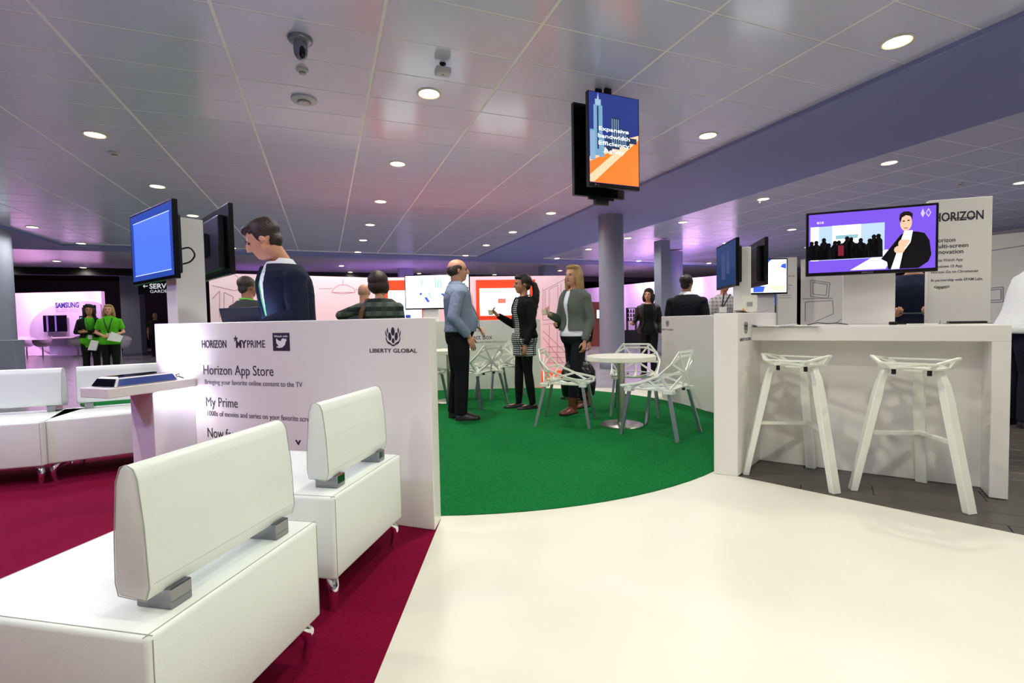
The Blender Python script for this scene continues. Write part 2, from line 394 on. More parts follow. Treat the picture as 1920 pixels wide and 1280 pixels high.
# ---- left wall with the app names
A = Vector((.518, 2.57, 0)); B = Vector((.584, 2.715, 0)); tW = Vector((-.76, .65, 0)); nW = Vector((.65, .76, 0))
LW = thing('display_wall', 'white waist high display wall printed with app store text and emblem, behind the white seats', 'wall panel', A)
FLw = A+tW*2.10
MB().prism([A[:2], B[:2], (FLw+nW*.15)[:2], FLw[:2]], 0, 1.15).build('body', m_white, LW, bevel=(.004, 1))
fW = Fr(FLw, -tW)
tpx(fW, 'HORIZON', 379, 425, 652, 637.5, m_ink, LW, .012)
mb = MB(); u0, v0 = uvpx(fW, 393, 644.5); u1, _ = uvpx(fW, 419, 644); fW.flat(mb, [(u0, v0-.0015), (u1, v0-.0015), (u1, v0+.0015), (u0, v0+.0015)], .002); mb.build('strike_line', m_ink, LW)
tpx(fW, 'MY', 443, 463, 651.5, 637.5, m_ink, LW, .04); tpx(fW, 'PRIME', 464, 497.5, 651.5, 637.5, m_ink, LW)
u0, v0 = uvpx(fW, 442, 635); mb = MB(); fW.flat(mb, [(u0+(.022 if i % 2 == 0 else .009)*math.cos(math.pi/2+i*math.pi/5), v0+(.022 if i % 2 == 0 else .009)*math.sin(math.pi/2+i*math.pi/5)) for i in range(10)], .0004); mb.build('star', m_ink, LW)
u0, v0 = uvpx(fW, 512.5, 657.5); u1, _ = uvpx(fW, 544, 657.5); _, v1 = uvpx(fW, 512.5, 624)
mb = MB(); fW.flat(mb, [(u0, v0), (u1, v0), (u1, v1), (u0, v1)], .0004); bxp = mb.build('badge_square', m_ink, LW)
text(fW, 'Watch with', u0+(u1-u0)*.1, v0+(v1-v0)*.76, (v1-v0)*.17, m_inkw, bxp, fitw=(u1-u0)*.8, n=.003)
bw, bh = u1-u0, v1-v0
bird = [(.18, .22), (.36, .16), (.56, .19), (.72, .33), (.78, .52), (.86, .62), (.77, .61), (.83, .70), (.73, .66), (.62, .70), (.53, .64), (.51, .54), (.36, .57), (.22, .69), (.20, .56), (.26, .49), (.20, .50), (.25, .39), (.33, .35), (.28, .34), (.36, .27)]
mb = MB(); fW.flat(mb, [(u0+x*bw, v0+y*bh) for x, y in bird], .0018); mb.build('bird_mark', m_inkw, bxp)
tpx(fW, 'Horizon App Store', 382, 513, 701.5, 683.5, m_ink, LW)
tpx(fW, 'Bringing your favorite online content to the TV', 384.5, 567, 719.5, 710.5, m_ink2, LW)
tpx(fW, 'My Prime', 387, 446, 761, 743.5, m_ink, LW)
tpx(fW, '1000s of movies and series on your favorite screen', 389.5, 590, 778.5, 769, m_ink2, LW)
tpx(fW, 'Now fea', 390, 441, 819, 801, m_ink, LW)
tpx(fW, 'v', 554, 565, 833, 820, m_ink, LW, .03)
tpx(fW, 'LIBERTY GLOBAL', 693.5, 782, 660.5, 653.2, m_ink, LW, .015)
u0, v0 = uvpx(fW, 737.5, 648); _, v1 = uvpx(fW, 737.5, 612); crest(fW, u0, v0, v1-v0, LW)
# desk behind the wall (carries laptop and screen pillar)
DK = thing('demo_desk', 'white demo desk hidden behind the app store display wall', 'desk', (A+nW*.2)[:])
MB().prism([(A+nW*.152+tW*.25)[:2], (A+nW*.42+tW*.25)[:2], (FLw+nW*.42)[:2], (FLw+nW*.152)[:2]], .98, 1.03).build('desk_top', m_white, DK, bevel=(.004, 1))
MB().prism([(A+nW*.152+tW*.27)[:2], (A+nW*.30+tW*.27)[:2], (FLw+nW*.30)[:2], (FLw+nW*.152)[:2]], 0, .98).build('body', m_white, DK)

# ---- shelf and pedestal with set-top box
Wp = Vector((-.81, 3.71, 0)); nO = Vector((-.65, -.76, 0)); tO = tW
SH = thing('display_shelf', 'white shelf on a lit pedestal carrying the set-top box', 'shelf', Wp)
fS = Fr(Wp, nO)     # U outwards from the wall
def pp(u, w_): q = Wp+nO*u+tO*w_; return (q.x, q.y)
MB().prism([pp(.003, -.02), pp(.52, -.02), pp(.52, .22), pp(.003, .22)], .735, .79).build('shelf_board', m_white, SH, bevel=(.003, 1))
MB().prism([pp(.003, .0), pp(.27, .0), pp(.27, .20), pp(.003, .20)], 0, .735).build('pedestal', M('glossy_white_panel', 'e8e6ea', .15), SH, bevel=(.003, 1))
m_led = E_('led_strip', 'd8d0ff', 14)
MB().prism([pp(.02, -.016), pp(.25, -.016), pp(.25, -.006), pp(.02, -.006)], .729, .7345).build('light_strip', m_led, SH)
ST = thing('set_top_box', 'black and white set-top box with curved sides lying on the shelf', 'set-top box', (pp(.27, .1)[0], pp(.27, .1)[1], .79))
def rowp(u0, u1, w0, w1, z): return [(*pp(u0, w0), z), (*pp(u1, w0), z), (*pp(u1, w1), z), (*pp(u0, w1), z)]
MB().rings([rowp(.10, .47, .005, .205, .791), rowp(.105, .465, .008, .203, .80), rowp(.125, .445, .02, .19, .838), rowp(.135, .435, .03, .18, .842)]).build('white_shell', m_white, ST, bevel=(.004, 2))
MB().rings([rowp(.128, .442, .024, .186, .8385), rowp(.14, .43, .034, .176, .8455)]).build('top_cover', M('gloss_black', '0a0a12', .08), ST, bevel=(.002, 1))
q0, q1 = Vector((*pp(.115, .004), .796)), Vector((*pp(.455, .004), .796)); q2, q3 = Vector((*pp(.437, .017), .834)), Vector((*pp(.133, .017), .834))
MB().extr([q0, q1, q2, q3], -tO, .004).build('front_window', M('dark_blue_window', '3b4f96', .15), ST)
q0, q1 = Vector((*pp(.472, .01), .795)), Vector((*pp(.472, .2), .795)); q2, q3 = Vector((*pp(.449, .185), .836)), Vector((*pp(.449, .025), .836))
MB().extr([q0, q1, q2, q3], nO, .003).build('side_window', M('gloss_black', '0a0a12', .08), ST)
CB = thing('cable_plug', 'tiny dark cable plug behind the set-top box', 'cable', (pp(.03, .09)[0], pp(.03, .09)[1], .79))
MB().tube([(*pp(.02, .13), .796), (*pp(.05, .10), .815), (*pp(.04, .07), .825), (*pp(.07, .05), .81), (*pp(.05, .03), .796)], .005, 6).build('lead', m_black, CB)

# ---- right corner block and its far continuation
PR = [(2.573, 2.711), (2.68, 2.596), (3.55, 3.033), (4.33, 4.05), (4.18, 4.22)]
RB = thing('corner_block', 'white corner block of the right hand display wall with a small emblem', 'wall panel', (2.62, 2.65, 0))
MB().prism(PR, 0, 1.15).build('body', m_white, RB, bevel=(.004, 1))
fR = Fr((2.68, 2.596, 0), Vector((.54, .271, 0)))
u0, v0 = uvpx(fR, 1398.5, 625); _, v1 = uvpx(fR, 1398.5, 602); crest(fR, u0, v0, v1-v0, RB)
tpx(fR, 'LIBERTY GLOBAL', 1387, 1408, 640, 634, m_ink2, RB)
FP = thing('display_wall', 'white waist high wall panel with small emblem behind the café chairs on the right', 'wall panel', (4.3, 4.9, 0))
MB().prism([(4.40, 5.62), (4.20, 4.26), (4.36, 4.24), (4.56, 5.60)], 0, 1.15).build('body', m_white, FP, bevel=(.004, 1))
fF = Fr((4.40, 5.62, 0), Vector((-.2, -1.36, 0)))
u0, v0 = uvpx(fF, 1251.5, 612); _, v1 = uvpx(fF, 1251.5, 600); crest(fF, u0, v0, v1-v0, FP, m_ink2)
tpx(fF, 'LIBERTY GLOBAL', 1240, 1263, 619, 616, m_ink2, FP)

# ---- counter on the far side of the green circle
BK = thing('display_wall', 'pale display counter with connect box text behind the two talking people', 'wall panel', (2.6, 7.7, 0))
a, b = Vector((3.36, 7.43, 0)), Vector((1.05, 8.15, 0)); tb = (b-a).normalized(); nb = Vector((-tb.y, tb.x, 0))
if nb.y < 0: nb = -nb
MB().prism([a[:2], (a+nb*.12)[:2], (b+nb*.12)[:2], b[:2]], 0, 1.15).build('body', m_white, BK, bevel=(.004, 1))
fB = Fr(b, -tb)
tpx(fB, 'Connect Box', 861, 923, 637, 627.5, m_ink, BK)
tpx(fB, 'LIBERTY GLOBAL', 868, 905, 622, 619, m_ink2, BK)
tpx(fB, 'The most advanced and reliable WiFi in your nest', 861, 956, 643.5, 640, m_ink2, BK)
DB = thing('demo_desk', 'white shelf desk standing on the far side behind the connect box counter', 'desk', ((a+nb*.3)[:]))
MB().prism([(a+nb*.13)[:2], (a+nb*.6)[:2], (b+nb*.6)[:2], (b+nb*.13)[:2]], 1.0, 1.05).build('desk_top', m_white, DB)
MB().prism([(a+nb*.13)[:2], (a+nb*.5)[:2], (b+nb*.5)[:2], (b+nb*.13)[:2]], 0, 1.0).build('body', m_white, DB)

# ================================================================== BAR
dB = Vector((.589, -.808, 0)).normalized(); nB = Vector((-dB.y*-1*-1, 0, 0))
nB = Vector((dB.y, -dB.x, 0))            # towards the stools
F0, F1 = Vector((2.956, 2.735, 0)), Vector((3.77, 1.618, 0))
BL = (F1-F0).length
BAR = thing('bar_counter', 'white high bar counter with an open front in front of the big television', 'counter', F0+dB*.6)
def bp(u, n_): q = F0+dB*u+nB*n_; return (q.x, q.y)
MB().prism([bp(.0, 0), bp(BL, 0), bp(BL, -.86), bp(.135, -.86)], .945, 1.044).build('worktop', m_white, BAR, bevel=(.003, 1))
MB().prism([bp(.032, -.21), bp(BL-.084, -.21), bp(BL-.084, -.76), bp(.122, -.76)], 0, .945).build('back_panel', m_white, BAR)
MB().prism([bp(BL-.084, 0), bp(BL, 0), bp(BL, -.80), bp(BL-.084, -.80)], 0, .945).build('side_panel', m_white, BAR, bevel=(.003, 1))

# ================================================================== SCREENS
m_bez = M('tv_bezel', '0a0a0d', .22)
m_tvback = M('tv_back', '111114', .35)
def tv(label, TL, TR, h, screen, bulge=.05, name='television', thick=.035):
    a, b = atd(*TL), atd(*TR); z1 = (a.z+b.z)/2
    a.z = b.z = z1-h; wd = (b-a).length
    fr = Fr(a, b-a); c = (a+b)/2
    t = thing(name, label, 'television', c)
    mb = MB(); fr.box(mb, 0, wd, 0, h, -thick, 0); cs = mb.build('casing', m_bez, t, bevel=(.004, 2))
    if bulge:
        mb = MB(); fr.box(mb, wd*.10, wd*.90, h*.08, h*.86, -thick-bulge, -thick+.001); mb.build('rear_cover', m_tvback, t, bevel=(.015, 2))
        mb = MB(); fr.box(mb, wd*.38, wd*.62, h*.35, h*.65, -thick-bulge-.03, -thick-bulge+.001); mb.build('wall_mount', m_blackm, t)
    mb = MB(); fr.box(mb, .017, wd-.017, .026, h-.017, -.002, .0006); sc = mb.build('screen', screen, t)
    fr.w, fr.h = wd, h
    return t, fr, sc
m_blue = E_('screen_blue', '4a6ee8', .95); m_navy = E_('screen_navy', '24408c', .5); m_screenw = E_('screen_white', 'fbfcff', 1.6)
def spic(fr, polys, mat, parent, n=.0012, name='picture'):
    mb = MB()
    for p in polys: fr.flat(mb, [(u*fr.w, v*fr.h) for u, v in p], n, .0004)
    o = mb.build(name, mat, parent)
    if len(polys) > 2: o['kind'] = 'stuff'
    return o
R4 = lambda x0, y0, x1, y1: [(x0, y0), (x1, y0), (x1, y1), (x0, y1)]
def pillar(label, c, U, wd, th, z0, z1):
    t = thing('screen_pillar', label, 'pillar', (c.x, c.y, z0)); U = vh(U); N = U.cross(Vector((0, 0, 1)))
    mb = MB().obox((c.x, c.y, 0), U, (0, 0, 1), N, -wd/2, wd/2, z0, z1, -th/2, th/2); mb.build('body', m_white, t, bevel=(.003, 1)); return t

# left pair
t, fr, sc = tv('dark television with blue screen above the left end of the app store wall', (243, 405, 3.96), (322, 372, 3.42), .56, M('tv_screen_dim', '10214f', .12, emit=.55, ecol='3350b8'))
spic(fr, [R4(.09, .12, .93, .86)], m_blue, sc)
spic(fr, [R4(.085, .855, .935, .865), R4(.085, .115, .935, .125)], E_('screen_line', 'b9ccff', 1.0), sc, .0016)
MB().tube(cr([fr.p(fr.w*.86, fr.h*.40, -.08), fr.p(fr.w*.9, fr.h*.42, -.13), fr.p(fr.w*.92, fr.h*.33, -.155), fr.p(fr.w*.90, fr.h*.24, -.13), fr.p(fr.w*.86, fr.h*.2, -.08)]), .006, 8).build('cable', m_black, t, smooth=60)
t2, fr2, sc2 = tv('television seen from behind next to the man in the navy blazer', (437, 387, 3.85), (372, 414, 4.6), .56, m_navy)
pc = atd(352, 600, 3.78); pillar('white pillar between the two left hand televisions', pc, fr.U, .20, .20, 1.03, 1.95)
# right pair on the corner block
t, fr, sc = tv('television with a dark blue reflection on the right corner block', (1343, 463, 5.75), (1380, 446, 5.0), .5, M('tv_screen_painted_reflection', '0d1a33', .1, emit=.25, ecol='3d62a0'))  # dark screen; its blue reflection is painted in as a faint glow
spic(fr, [R4(.30, .2, .5, .8), R4(.55, .3, .7, .82)], E_('painted_blue_reflection', '38588f', .4), sc)  # two glowing patches paint the brighter parts of that reflection, no screen picture
tv('television seen from behind at the right corner block, white cable hanging', (1441, 443, 5.1), (1395, 469, 6.1), .5, m_navy)
pc = atd(1391, 560, 5.25); pillar('white pillar between the two right corner televisions', pc, Vector((.7, .7, 0)), .17, .17, 1.15, 1.86)
MB1 = thing('display_stand', 'black bracket stand with white foot under the right corner television', 'stand', (*onz(1360, 589, 1.15)[:2], 1.15)) if False else None
# bar television
t, fr, sc = tv('large television showing a sign language interpreter on purple, above the bar', (1512, 402, 3.78), (1761, 377, 3.49), .49, E_('screen_purple', '7450d8', .9))
spic(fr, [[(.35, .07), (.62, .07), (.70, .34), (.62, .36)]], E_('screen_lilac', 'd9cffc', 1.2), sc)
spic(fr, [R4(.035, .24, .61, .77)], E_('screen_photo', 'a9bfd6', 1.0), sc, .0010, 'news_photo')
spic(fr, [R4(.035, .24, .10, .77), R4(.21, .5, .43, .77)], m_screenw, sc, .0014, 'doorway')
spic(fr, [R4(.235, .56, .41, .62)], E_('screen_teal', '88b6bd', .9), sc, .0018, 'door_glass')
rnd = random.Random(3); cr = []
for k in range(17):
    cx = .05+k*.034+rnd.uniform(-.01, .01); hh = .50+rnd.uniform(-.06, .08)
    cr.append(ellp(cx, hh, .018, .036, 10)); cr.append([(cx-.034, .25), (cx+.034, .25), (cx+.03, hh-.06), (cx+.012, hh-.02), (cx-.012, hh-.02), (cx-.03, hh-.06)])
spic(fr, [q for q in cr if max(p[0] for p in q) < .60], M('screen_black', '06070c', .2), sc, .0022, 'crowd')
spic(fr, [R4(.255, .30, .30, .46)], E_('screen_red', '8c2238', .6), sc, .0026, 'red_coat')
spic(fr, [[(.585, .22), (.66, .40), (.73, .57), (.76, .60), (.84, .60), (.90, .57), (.935, .46), (.95, .25), (.93, .15), (.86, .06), (.64, .06), (.63, .17)]], M('screen_black', '06070c', .2), sc, .0026, 'interpreter_jacket')
spic(fr, [[(.755, .62), (.815, .62), (.80, .45), (.745, .30), (.72, .06), (.66, .06), (.70, .30), (.73, .48)]], m_screenw, sc, .0030, 'interpreter_shirt')
sk = E_('screen_skin', 'e9b193', 1.0)
spic(fr, [ellp(.765, .74, .043, .125, 18), ellp(.72, .345, .04, .06, 12), ellp(.745, .43, .035, .07, 12), [(.70, .38), (.78, .5), (.80, .46), (.73, .33)]], sk, sc, .0034, 'interpreter_face')
spic(fr, [[(.715, .80), (.72, .87), (.745, .905), (.785, .905), (.812, .87), (.81, .78), (.80, .83), (.765, .85), (.735, .82), (.725, .74)]], M('screen_hair', '1a1014', .3, emit=.05, ecol='2a1c18'), sc, .0040, 'interpreter_hair')
spic(fr, [ellp(.748, .765, .010, .010, 8)], M('screen_hair', '1a1014', .3), sc, .0044, 'interpreter_eye'); spic(fr, [ellp(.783, .77, .010, .010, 8)], M('screen_hair', '1a1014', .3), sc, .0044, 'interpreter_eye'); spic(fr, [[(.75, .665), (.78, .665), (.775, .655), (.755, .655)]], M('screen_hair', '1a1014', .3), sc, .0044, 'interpreter_mouth')
spic(fr, [[(.87, .86), (.885, .93), (.90, .86), (.885, .80)], [(.905, .86), (.925, .93), (.945, .86), (.925, .80)]], E_('screen_mark', 'b8a8f4', 1.1), sc, .002, 'corner_mark')
spic(fr, [[(.912, .86), (.925, .905), (.938, .86), (.925, .825)]], E_('screen_purple', '7450d8', .9), sc, .0026, 'corner_mark_hole')
spic(fr, [R4(.085, .815, .105, .85), R4(.11, .815, .118, .85), R4(.123, .815, .14, .85)], E_('screen_mark', 'b8a8f4', 1.1), sc, .002, 'channel_mark')
text(fr, 'SAMSUNG', fr.w*.44, .008, .016, M('tv_lettering', '8a8a90', .3), t, n=.001)
f2 = Fr(F0+nB*-.76, dB); ua, _ = uvpx(f2, 1580, 600); ub, _ = uvpx(f2, 1678, 600)
pillar('wide white pillar carrying the large television on the bar', F0-nB*.80+dB*((ua+ub)/2), dB, ub-ua, .08, 1.044, 1.62)

# menu panel on the right
a, b = atd(1700, 600, 4.10), atd(1857, 600, 3.93); a.z = b.z = 0
MP = thing('menu_panel', 'tall white sign panel reading horizon multi-screen innovation, right of the large television', 'sign panel', (a+b)/2)
fM = Fr(a, b-a); wd = (b-a).length; u0, _ = uvpx(fM, 1740, 560)
mb = MB(); fM.box(mb, u0, wd, 0, 2.05, -.06, 0); mb.build('body', m_white, MP, bevel=(.003, 1))
tpx(fM, 'HORIZON', 1751, 1844, 416, 400, m_ink, MP, .03)
mb = MB(); u0, v0 = uvpx(fM, 1775, 410); u1, _ = uvpx(fM, 1832, 408); fM.flat(mb, [(u0, v0-.003), (u1, v0-.003), (u1, v0+.003), (u0, v0+.003)], .002); mb.build('strike_line', m_ink, MP)
for s, xl, xr, yb, hh, mt in [('Horizon', 1750, 1791, 455, 8, m_ink), ('Multi-screen', 1750, 1815, 466, 8, m_ink), ('Innovation', 1750, 1806, 477, 8, m_ink), ('Apple Watch App', 1748, 1805, 491, 5, m_ink2), ('Windows 10 App', 1748, 1804, 502.5, 5, m_ink2),
                             ('Horizon Go on Chromecast', 1746, 1834, 513, 5, m_ink2), ('In partnership with EPAM Labs', 1746, 1842, 528, 5, m_ink2), ('<epam>', 1751, 1780, 541.5, 7, m_ink)]:
    tpx(fM, s, xl, xr, yb, yb-hh, mt, MP, .01)

# hanging pair of portrait screens
TLp, TRp = atd(1102, 168, 4.92), atd(1198, 181, 5.16)
h_s = None
a = Vector(TLp); b = Vector(TRp)
bt = atd(1105, 346, 4.92); h_s = TLp.z-bt.z
zt = TLp.z; a.z = b.z = zt-h_s
HS = thing('hanging_screen', 'portrait advertising screen hanging from the ceiling with a city at night', 'screen', (a+b)/2)
fH = Fr(a, b-a); wd = (b-a).length; fH.w, fH.h = wd, h_s
mb = MB(); fH.box(mb, 0, wd, 0, h_s, -.05, 0); mb.build('casing', m_bez, HS, bevel=(.004, 2))
mb = MB(); fH.box(mb, .01, wd-.012, .04, h_s-.008, -.001, .0006); sc = mb.build('screen', E_('night_sky', '2a3a86', .75), HS)
def gradient(name, c0, c1, z0, z1, s):
    m = E_(name, c0, s); nt = m.node_tree; bs = nt.nodes['Principled BSDF']; g = nt.nodes.new('ShaderNodeNewGeometry'); sp = nt.nodes.new('ShaderNodeSeparateXYZ')
    mr = nt.nodes.new('ShaderNodeMapRange'); mr.inputs[1].default_value = z0; mr.inputs[2].default_value = z1; mx = nt.nodes.new('ShaderNodeMixRGB'); mx.inputs[1].default_value = (*lin(c0), 1); mx.inputs[2].default_value = (*lin(c1), 1)
    nt.links.new(g.outputs['Position'], sp.inputs[0]); nt.links.new(sp.outputs['Z'], mr.inputs[0]); nt.links.new(mr.outputs[0], mx.inputs[0]); nt.links.new(mx.outputs[0], bs.inputs['Emission Color']); return m
spic(fH, [[(.02, .045), (.98, .045), (.98, .56), (.72, .46), (.30, .36), (.02, .27)]], E_('screen_road', 'f2742a', 1.0), sc, .0012, 'road')
spic(fH, [[(.02, .05), (.10, .05), (.45, .25), (.75, .42), (.98, .55), (.98, .58), (.70, .48), (.35, .30), (.02, .12)], [(.02, .26), (.30, .35), (.72, .45), (.98, .57), (.98, .60), (.5, .50), (.02, .31)]], E_('screen_glow', 'ffc09a', 1.0), sc, .0016, 'light_trails')
tw = E_('screen_tower', '6f97b8', .9); tw2 = E_('screen_tower_dark', '2c4168', .6); tw3 = E_('screen_tower_light', '9db8d4', .8)
spic(fH, [R4(.10, .33, .27, .86), R4(.03, .28, .13, .60), R4(.20, .32, .30, .55)], tw, sc, .0020, 'towers')
spic(fH, [R4(.43, .42, .60, .76), R4(.60, .45, .74, .65), R4(.33, .38, .45, .55), R4(.74, .45, .80, .60), R4(.80, .50, .94, .56)], tw2, sc, .0020, 'towers')
spic(fH, [R4(.13, .86, .24, .92), [(.165, .92), (.205, .92), (.187, .99)]] + [R4(.035+.025*i, .29, .045+.025*i, .58) for i in range(4)] + [R4(.45+.04*i, .46, .46+.04*i, .74) for i in range(4)] + [R4(.61+.035*i, .46, .62+.035*i, .63) for i in range(4)], tw3, sc, .0024, 'tower_lights')
spic(fH, [R4(.165, .40, .195, .85)], tw2, sc, .0026, 'tower_core')
for k, s in enumerate(['Expansive', 'bandwidth', 'Efficiency', 'Agility']):
    ww = [.58, .62, .60, .42][k]; text(fH, s, wd*(.49-ww/2), h_s*(.60-.076*k), .056, m_screenw, sc, fitw=wd*ww, bold=.0, n=.0036, ext=.0003, name='screen_lettering')
text(fH, 'LG', wd*.16, .014, .018, M('tv_lettering', '8a8a90', .3), HS, n=.001)
mb = MB(); fH.flat(mb, ellp(wd*.13, .021, .009, .009, 14), .0006); mb.build('maker_dot', M('pink_mark', 'a56a86', .4), HS)
mb = MB(); fH.box(mb, wd*.25, wd*.75, h_s*.2, h_s*.9, -.075, -.049); mb.build('rear_cover', m_tvback, HS)
mb = MB(); fH.box(mb, wd*.44, wd*.56, h_s*.75, h_s*1.0, -.13, -.07); fH.box(mb, wd*.44, wd*.56, h_s*.9, ZC-a.z-.004, -.13, -.10); mb.build('ceiling_pole', m_black, HS)
HB = thing('hanging_screen', 'second portrait screen hanging behind the city screen, seen from its dark back', 'screen', (a+b)/2-fH.N*.2)
mb = MB(); fH.box(mb, -.06, wd-.06, -.05, h_s-.05, -.24, -.19); mb.build('casing', m_bez, HB, bevel=(.004, 2))
mb = MB(); fH.box(mb, wd*.2, wd*.7, -.075, -.052, -.23, -.20); mb.build('bottom_lip', m_black, HB)
mb = MB(); fH.box(mb, wd*.3, wd*.56, -.135, -.07, -.22, -.17); mb.build('sensor_box', m_black, HB)
mb = MB(); fH.box(mb, wd*.15, wd*.6, h_s*.15, h_s*.85, -.19, -.16); mb.build('rear_cover', m_tvback, HB)
mb = MB(); fH.box(mb, wd*.3, wd*.42, h_s*.7, ZC-a.z-.004, -.165, -.145); mb.build('ceiling_pole', m_black, HB)
# ================================================================== SEATS
m_leather = M('white_leather', 'eaf1ea', .38, bump=(140, .12, .003))
m_seam = M('leather_seam', 'a8aaa2', .7)
BWD, BDP = .62, .64
def make_bench(name, label, loc, face, BWD=.62, w2=.258):
    t = thing(name, label, 'seat', (loc[0], loc[1], .001), math.atan2(face[0], -face[1]), local=True)
    hw, hd = BWD/2, BDP/2
    b_ = MB().box(-hw, hw, -hd, hd, .135, .46).build('seat_cushion', m_leather, t, bevel=(.014, 3), smooth=50)
    mb = MB()
    for (x0, y0, x1, y1) in [(-hw, hd, hw, hd), (-hw, -hd, hw, -hd), (-hw, -hd, -hw, hd), (hw, -hd, hw, hd)]:
        ox, oy = (0, math.copysign(.012, y0)*-1) if y0 == y1 else (math.copysign(.012, x0)*-1, 0)
        mb.bar((x0+ox, y0+oy, .4598), (x1+ox, y1+oy, .4598), .002, .0016)
    for x in (-hw, hw):
        for y in (-hd, hd):
            mb.bar((x-math.copysign(.012, x), y+math.copysign(.0002, y), .15), (x-math.copysign(.012, x), y+math.copysign(.0002, y), .45), .002, .0016, (0, 1, 0))
    mb.build('seam', m_seam, b_)
    # backrest: wedge with a rounded top, standing on two brackets
    prof = [(.184, .510), (.260, .503), (.271, .535), (.264, .68), (.252, .782), (.242, .805), (.224, .814), (.206, .808), (.192, .775), (.180, .64), (.177, .54)]
    bk = MB().rings([[(x, y, z) for y, z in prof] for x in (-w2, w2)]).build('backrest', m_leather, t, bevel=(.007, 2), smooth=50)
    mb = MB()
    for x in (-w2+.009, w2-.009):
        mb.tube([(x+math.copysign(.0075, x), y, z) for y, z in prof+prof[:1]], .0012, 5)
    mb.tube([(-w2+.012, .2711, .54), (w2-.012, .2711, .54)], .0004, 4)
    mb.build('seam', m_seam, bk)
    for sx in (-1, 1):
        MB().box(sx*(w2-.075)-.03, sx*(w2-.075)+.03, .180, .280, .4595, .510).build('bracket', M('bracket_steel', '8f9094', .12, 1.0), t, bevel=(.003, 1))
    for sx in (-1, 1):
        for sy in (-1, 1):
            dx, dy = sx*.7, sy*.7; bx, by = sx*(hw-.085), sy*(hd-.085)
            MB().tube([(bx, by, .14), (bx+dx*.045, by+dy*.045, .125), (bx+dx*.075, by+dy*.075, .095), (bx+dx*.08, by+dy*.08, .06), (bx+dx*.07, by+dy*.07, .025), (bx+dx*.068, by+dy*.068, 0)], [.026, .026, .023, .019, .0165, .018], 12).build('leg', m_chrome, t, smooth=60)
    return t
make_bench('bench_seat', 'white leather seat nearest the camera, backrest turned towards us', (-.479, 1.656), (-.845, .535))
make_bench('bench_seat', 'white leather seat just in front of the printed display wall, back towards us', (-.099, 2.391), (-.847, .53))
def bench_front(label, L, R, side, BWD=.95):
    a, b = onz(*L, .46), onz(*R, .46); a.z = b.z = 0; U = (b-a).normalized(); N = Vector((U.y, -U.x, 0))
    f = (a+U*BWD/2) if side == 'L' else (b-U*BWD/2)
    return make_bench('bench_seat', label, f-N*BDP/2, N, BWD, .37)
bench_front('white leather seat at the far left, cut by the picture edge', (0, 796), (77, 791), 'R')
bench_front('white leather seat standing behind the set-top box shelf', (82, 789), (238, 774.5), 'L')

# ---- wire shell cafe chair
m_chair = M('white_powder_coat', 'edf0e4', .35)
m_legal = M('anodised_leg', 'a9abb6', .3, .85)
def make_chair(label):
    t = thing('cafe_chair', label, 'chair', (0, 0, 0), 0, 'faceted wire shell café chairs', local=True)
    # x across, front is -y
    TL, TR = (-.16, .275, .805), (.16, .275, .805); T2L, T2R = (-.13, .272, .765), (.13, .272, .765)
    UL, UR = (-.245, .24, .70), (.245, .24, .70)
    SL, SR = (-.285, .14, .60), (.285, .14, .60)
    FL, FR = (-.255, -.27, .475), (.255, -.27, .475); FM = (0, -.285, .455)
    BLn, BRn = (-.22, .205, .455), (.22, .205, .455); BM = (0, .235, .475)
    K = (0, .262, .60); C = (0, .0, .435); QL, QR = (-.15, -.12, .44), (.15, -.12, .44)
    ML, MR = (-.265, -.05, .52), (.265, -.05, .52)
    DL, DR = (-.225, -.19, .445), (.225, -.19, .445)
    def bars(name, prs, w_=.021, h_=.012, up=(0, .3, 1)):
        mb = MB()
        for a, b in prs: mb.bar(a, b, w_, h_, up)
        return mb.build(name, m_chair, t)
    bars('backrest', [(TL, TR), (T2L, T2R), (TL, UL), (TR, UR), (UL, SL), (UR, SR), (K, T2L), (K, T2R), (K, UL), (K, UR), (K, SL), (K, SR), (K, BLn), (K, BRn), (K, BM), (TL, T2L), (TR, T2R), (UL, T2L), (UR, T2R)], up=(0, 1, .2))
    bars('seat', [(FL, FM), (FM, FR), (C, FM), (C, QL), (C, QR), (QL, FL), (QR, FR), (QL, DL), (QR, DR), (C, BLn), (C, BRn), (C, BM), (BLn, BM), (BM, BRn), (BLn, QL), (BRn, QR), (DL, BLn), (DR, BRn), (QL, FM), (QR, FM)], .026)
    for sx, (S, Fp, Mm, D, Bn) in ((-1, (SL, FL, ML, DL, BLn)), (1, (SR, FR, MR, DR, BRn))):
        bars('side_frame', [(S, Mm), (Mm, Fp), (S, Bn), (Mm, Bn), (Mm, D), (Fp, D)], up=(1, 0, .2))
        MB().prism([(sx*.255, .245), (sx*.17, .245), (sx*.17, .16), (sx*.255, .16)][::sx], .425, .455).build('leg_socket', m_chair, t)
        MB().prism([(sx*.255, -.24), (sx*.19, -.24), (sx*.19, -.165), (sx*.255, -.165)][::sx], .425, .450).build('leg_socket', m_chair, t)
    for sx in (-1, 1):
        for sy, y0, y1 in ((-1, -.2, -.27), (1, .2, .30)):
            MB().bar((sx*.22, y0, .43), (sx*.265, y1, .0), .024, .030, (0, 1, 0)).build('leg', m_legal, t)
    for sx in (-1, 1): MB().box(sx*.10-.012, sx*.10+.012, .19, .215, .425, .45).build('stacking_buffer', m_blackm, t)
    return t
def put(o, p, face): o.location = (p[0], p[1], p[2] if len(p) > 2 else .005); o.rotation_euler = (0, 0, math.atan2(face[0], -face[1]))
TB1 = Vector((2.90, 4.37, 0))
ch = make_chair('white wire chair on the left of the near round table, seen from the side')
put(ch, (2.44, 4.72), (.80, -.60))
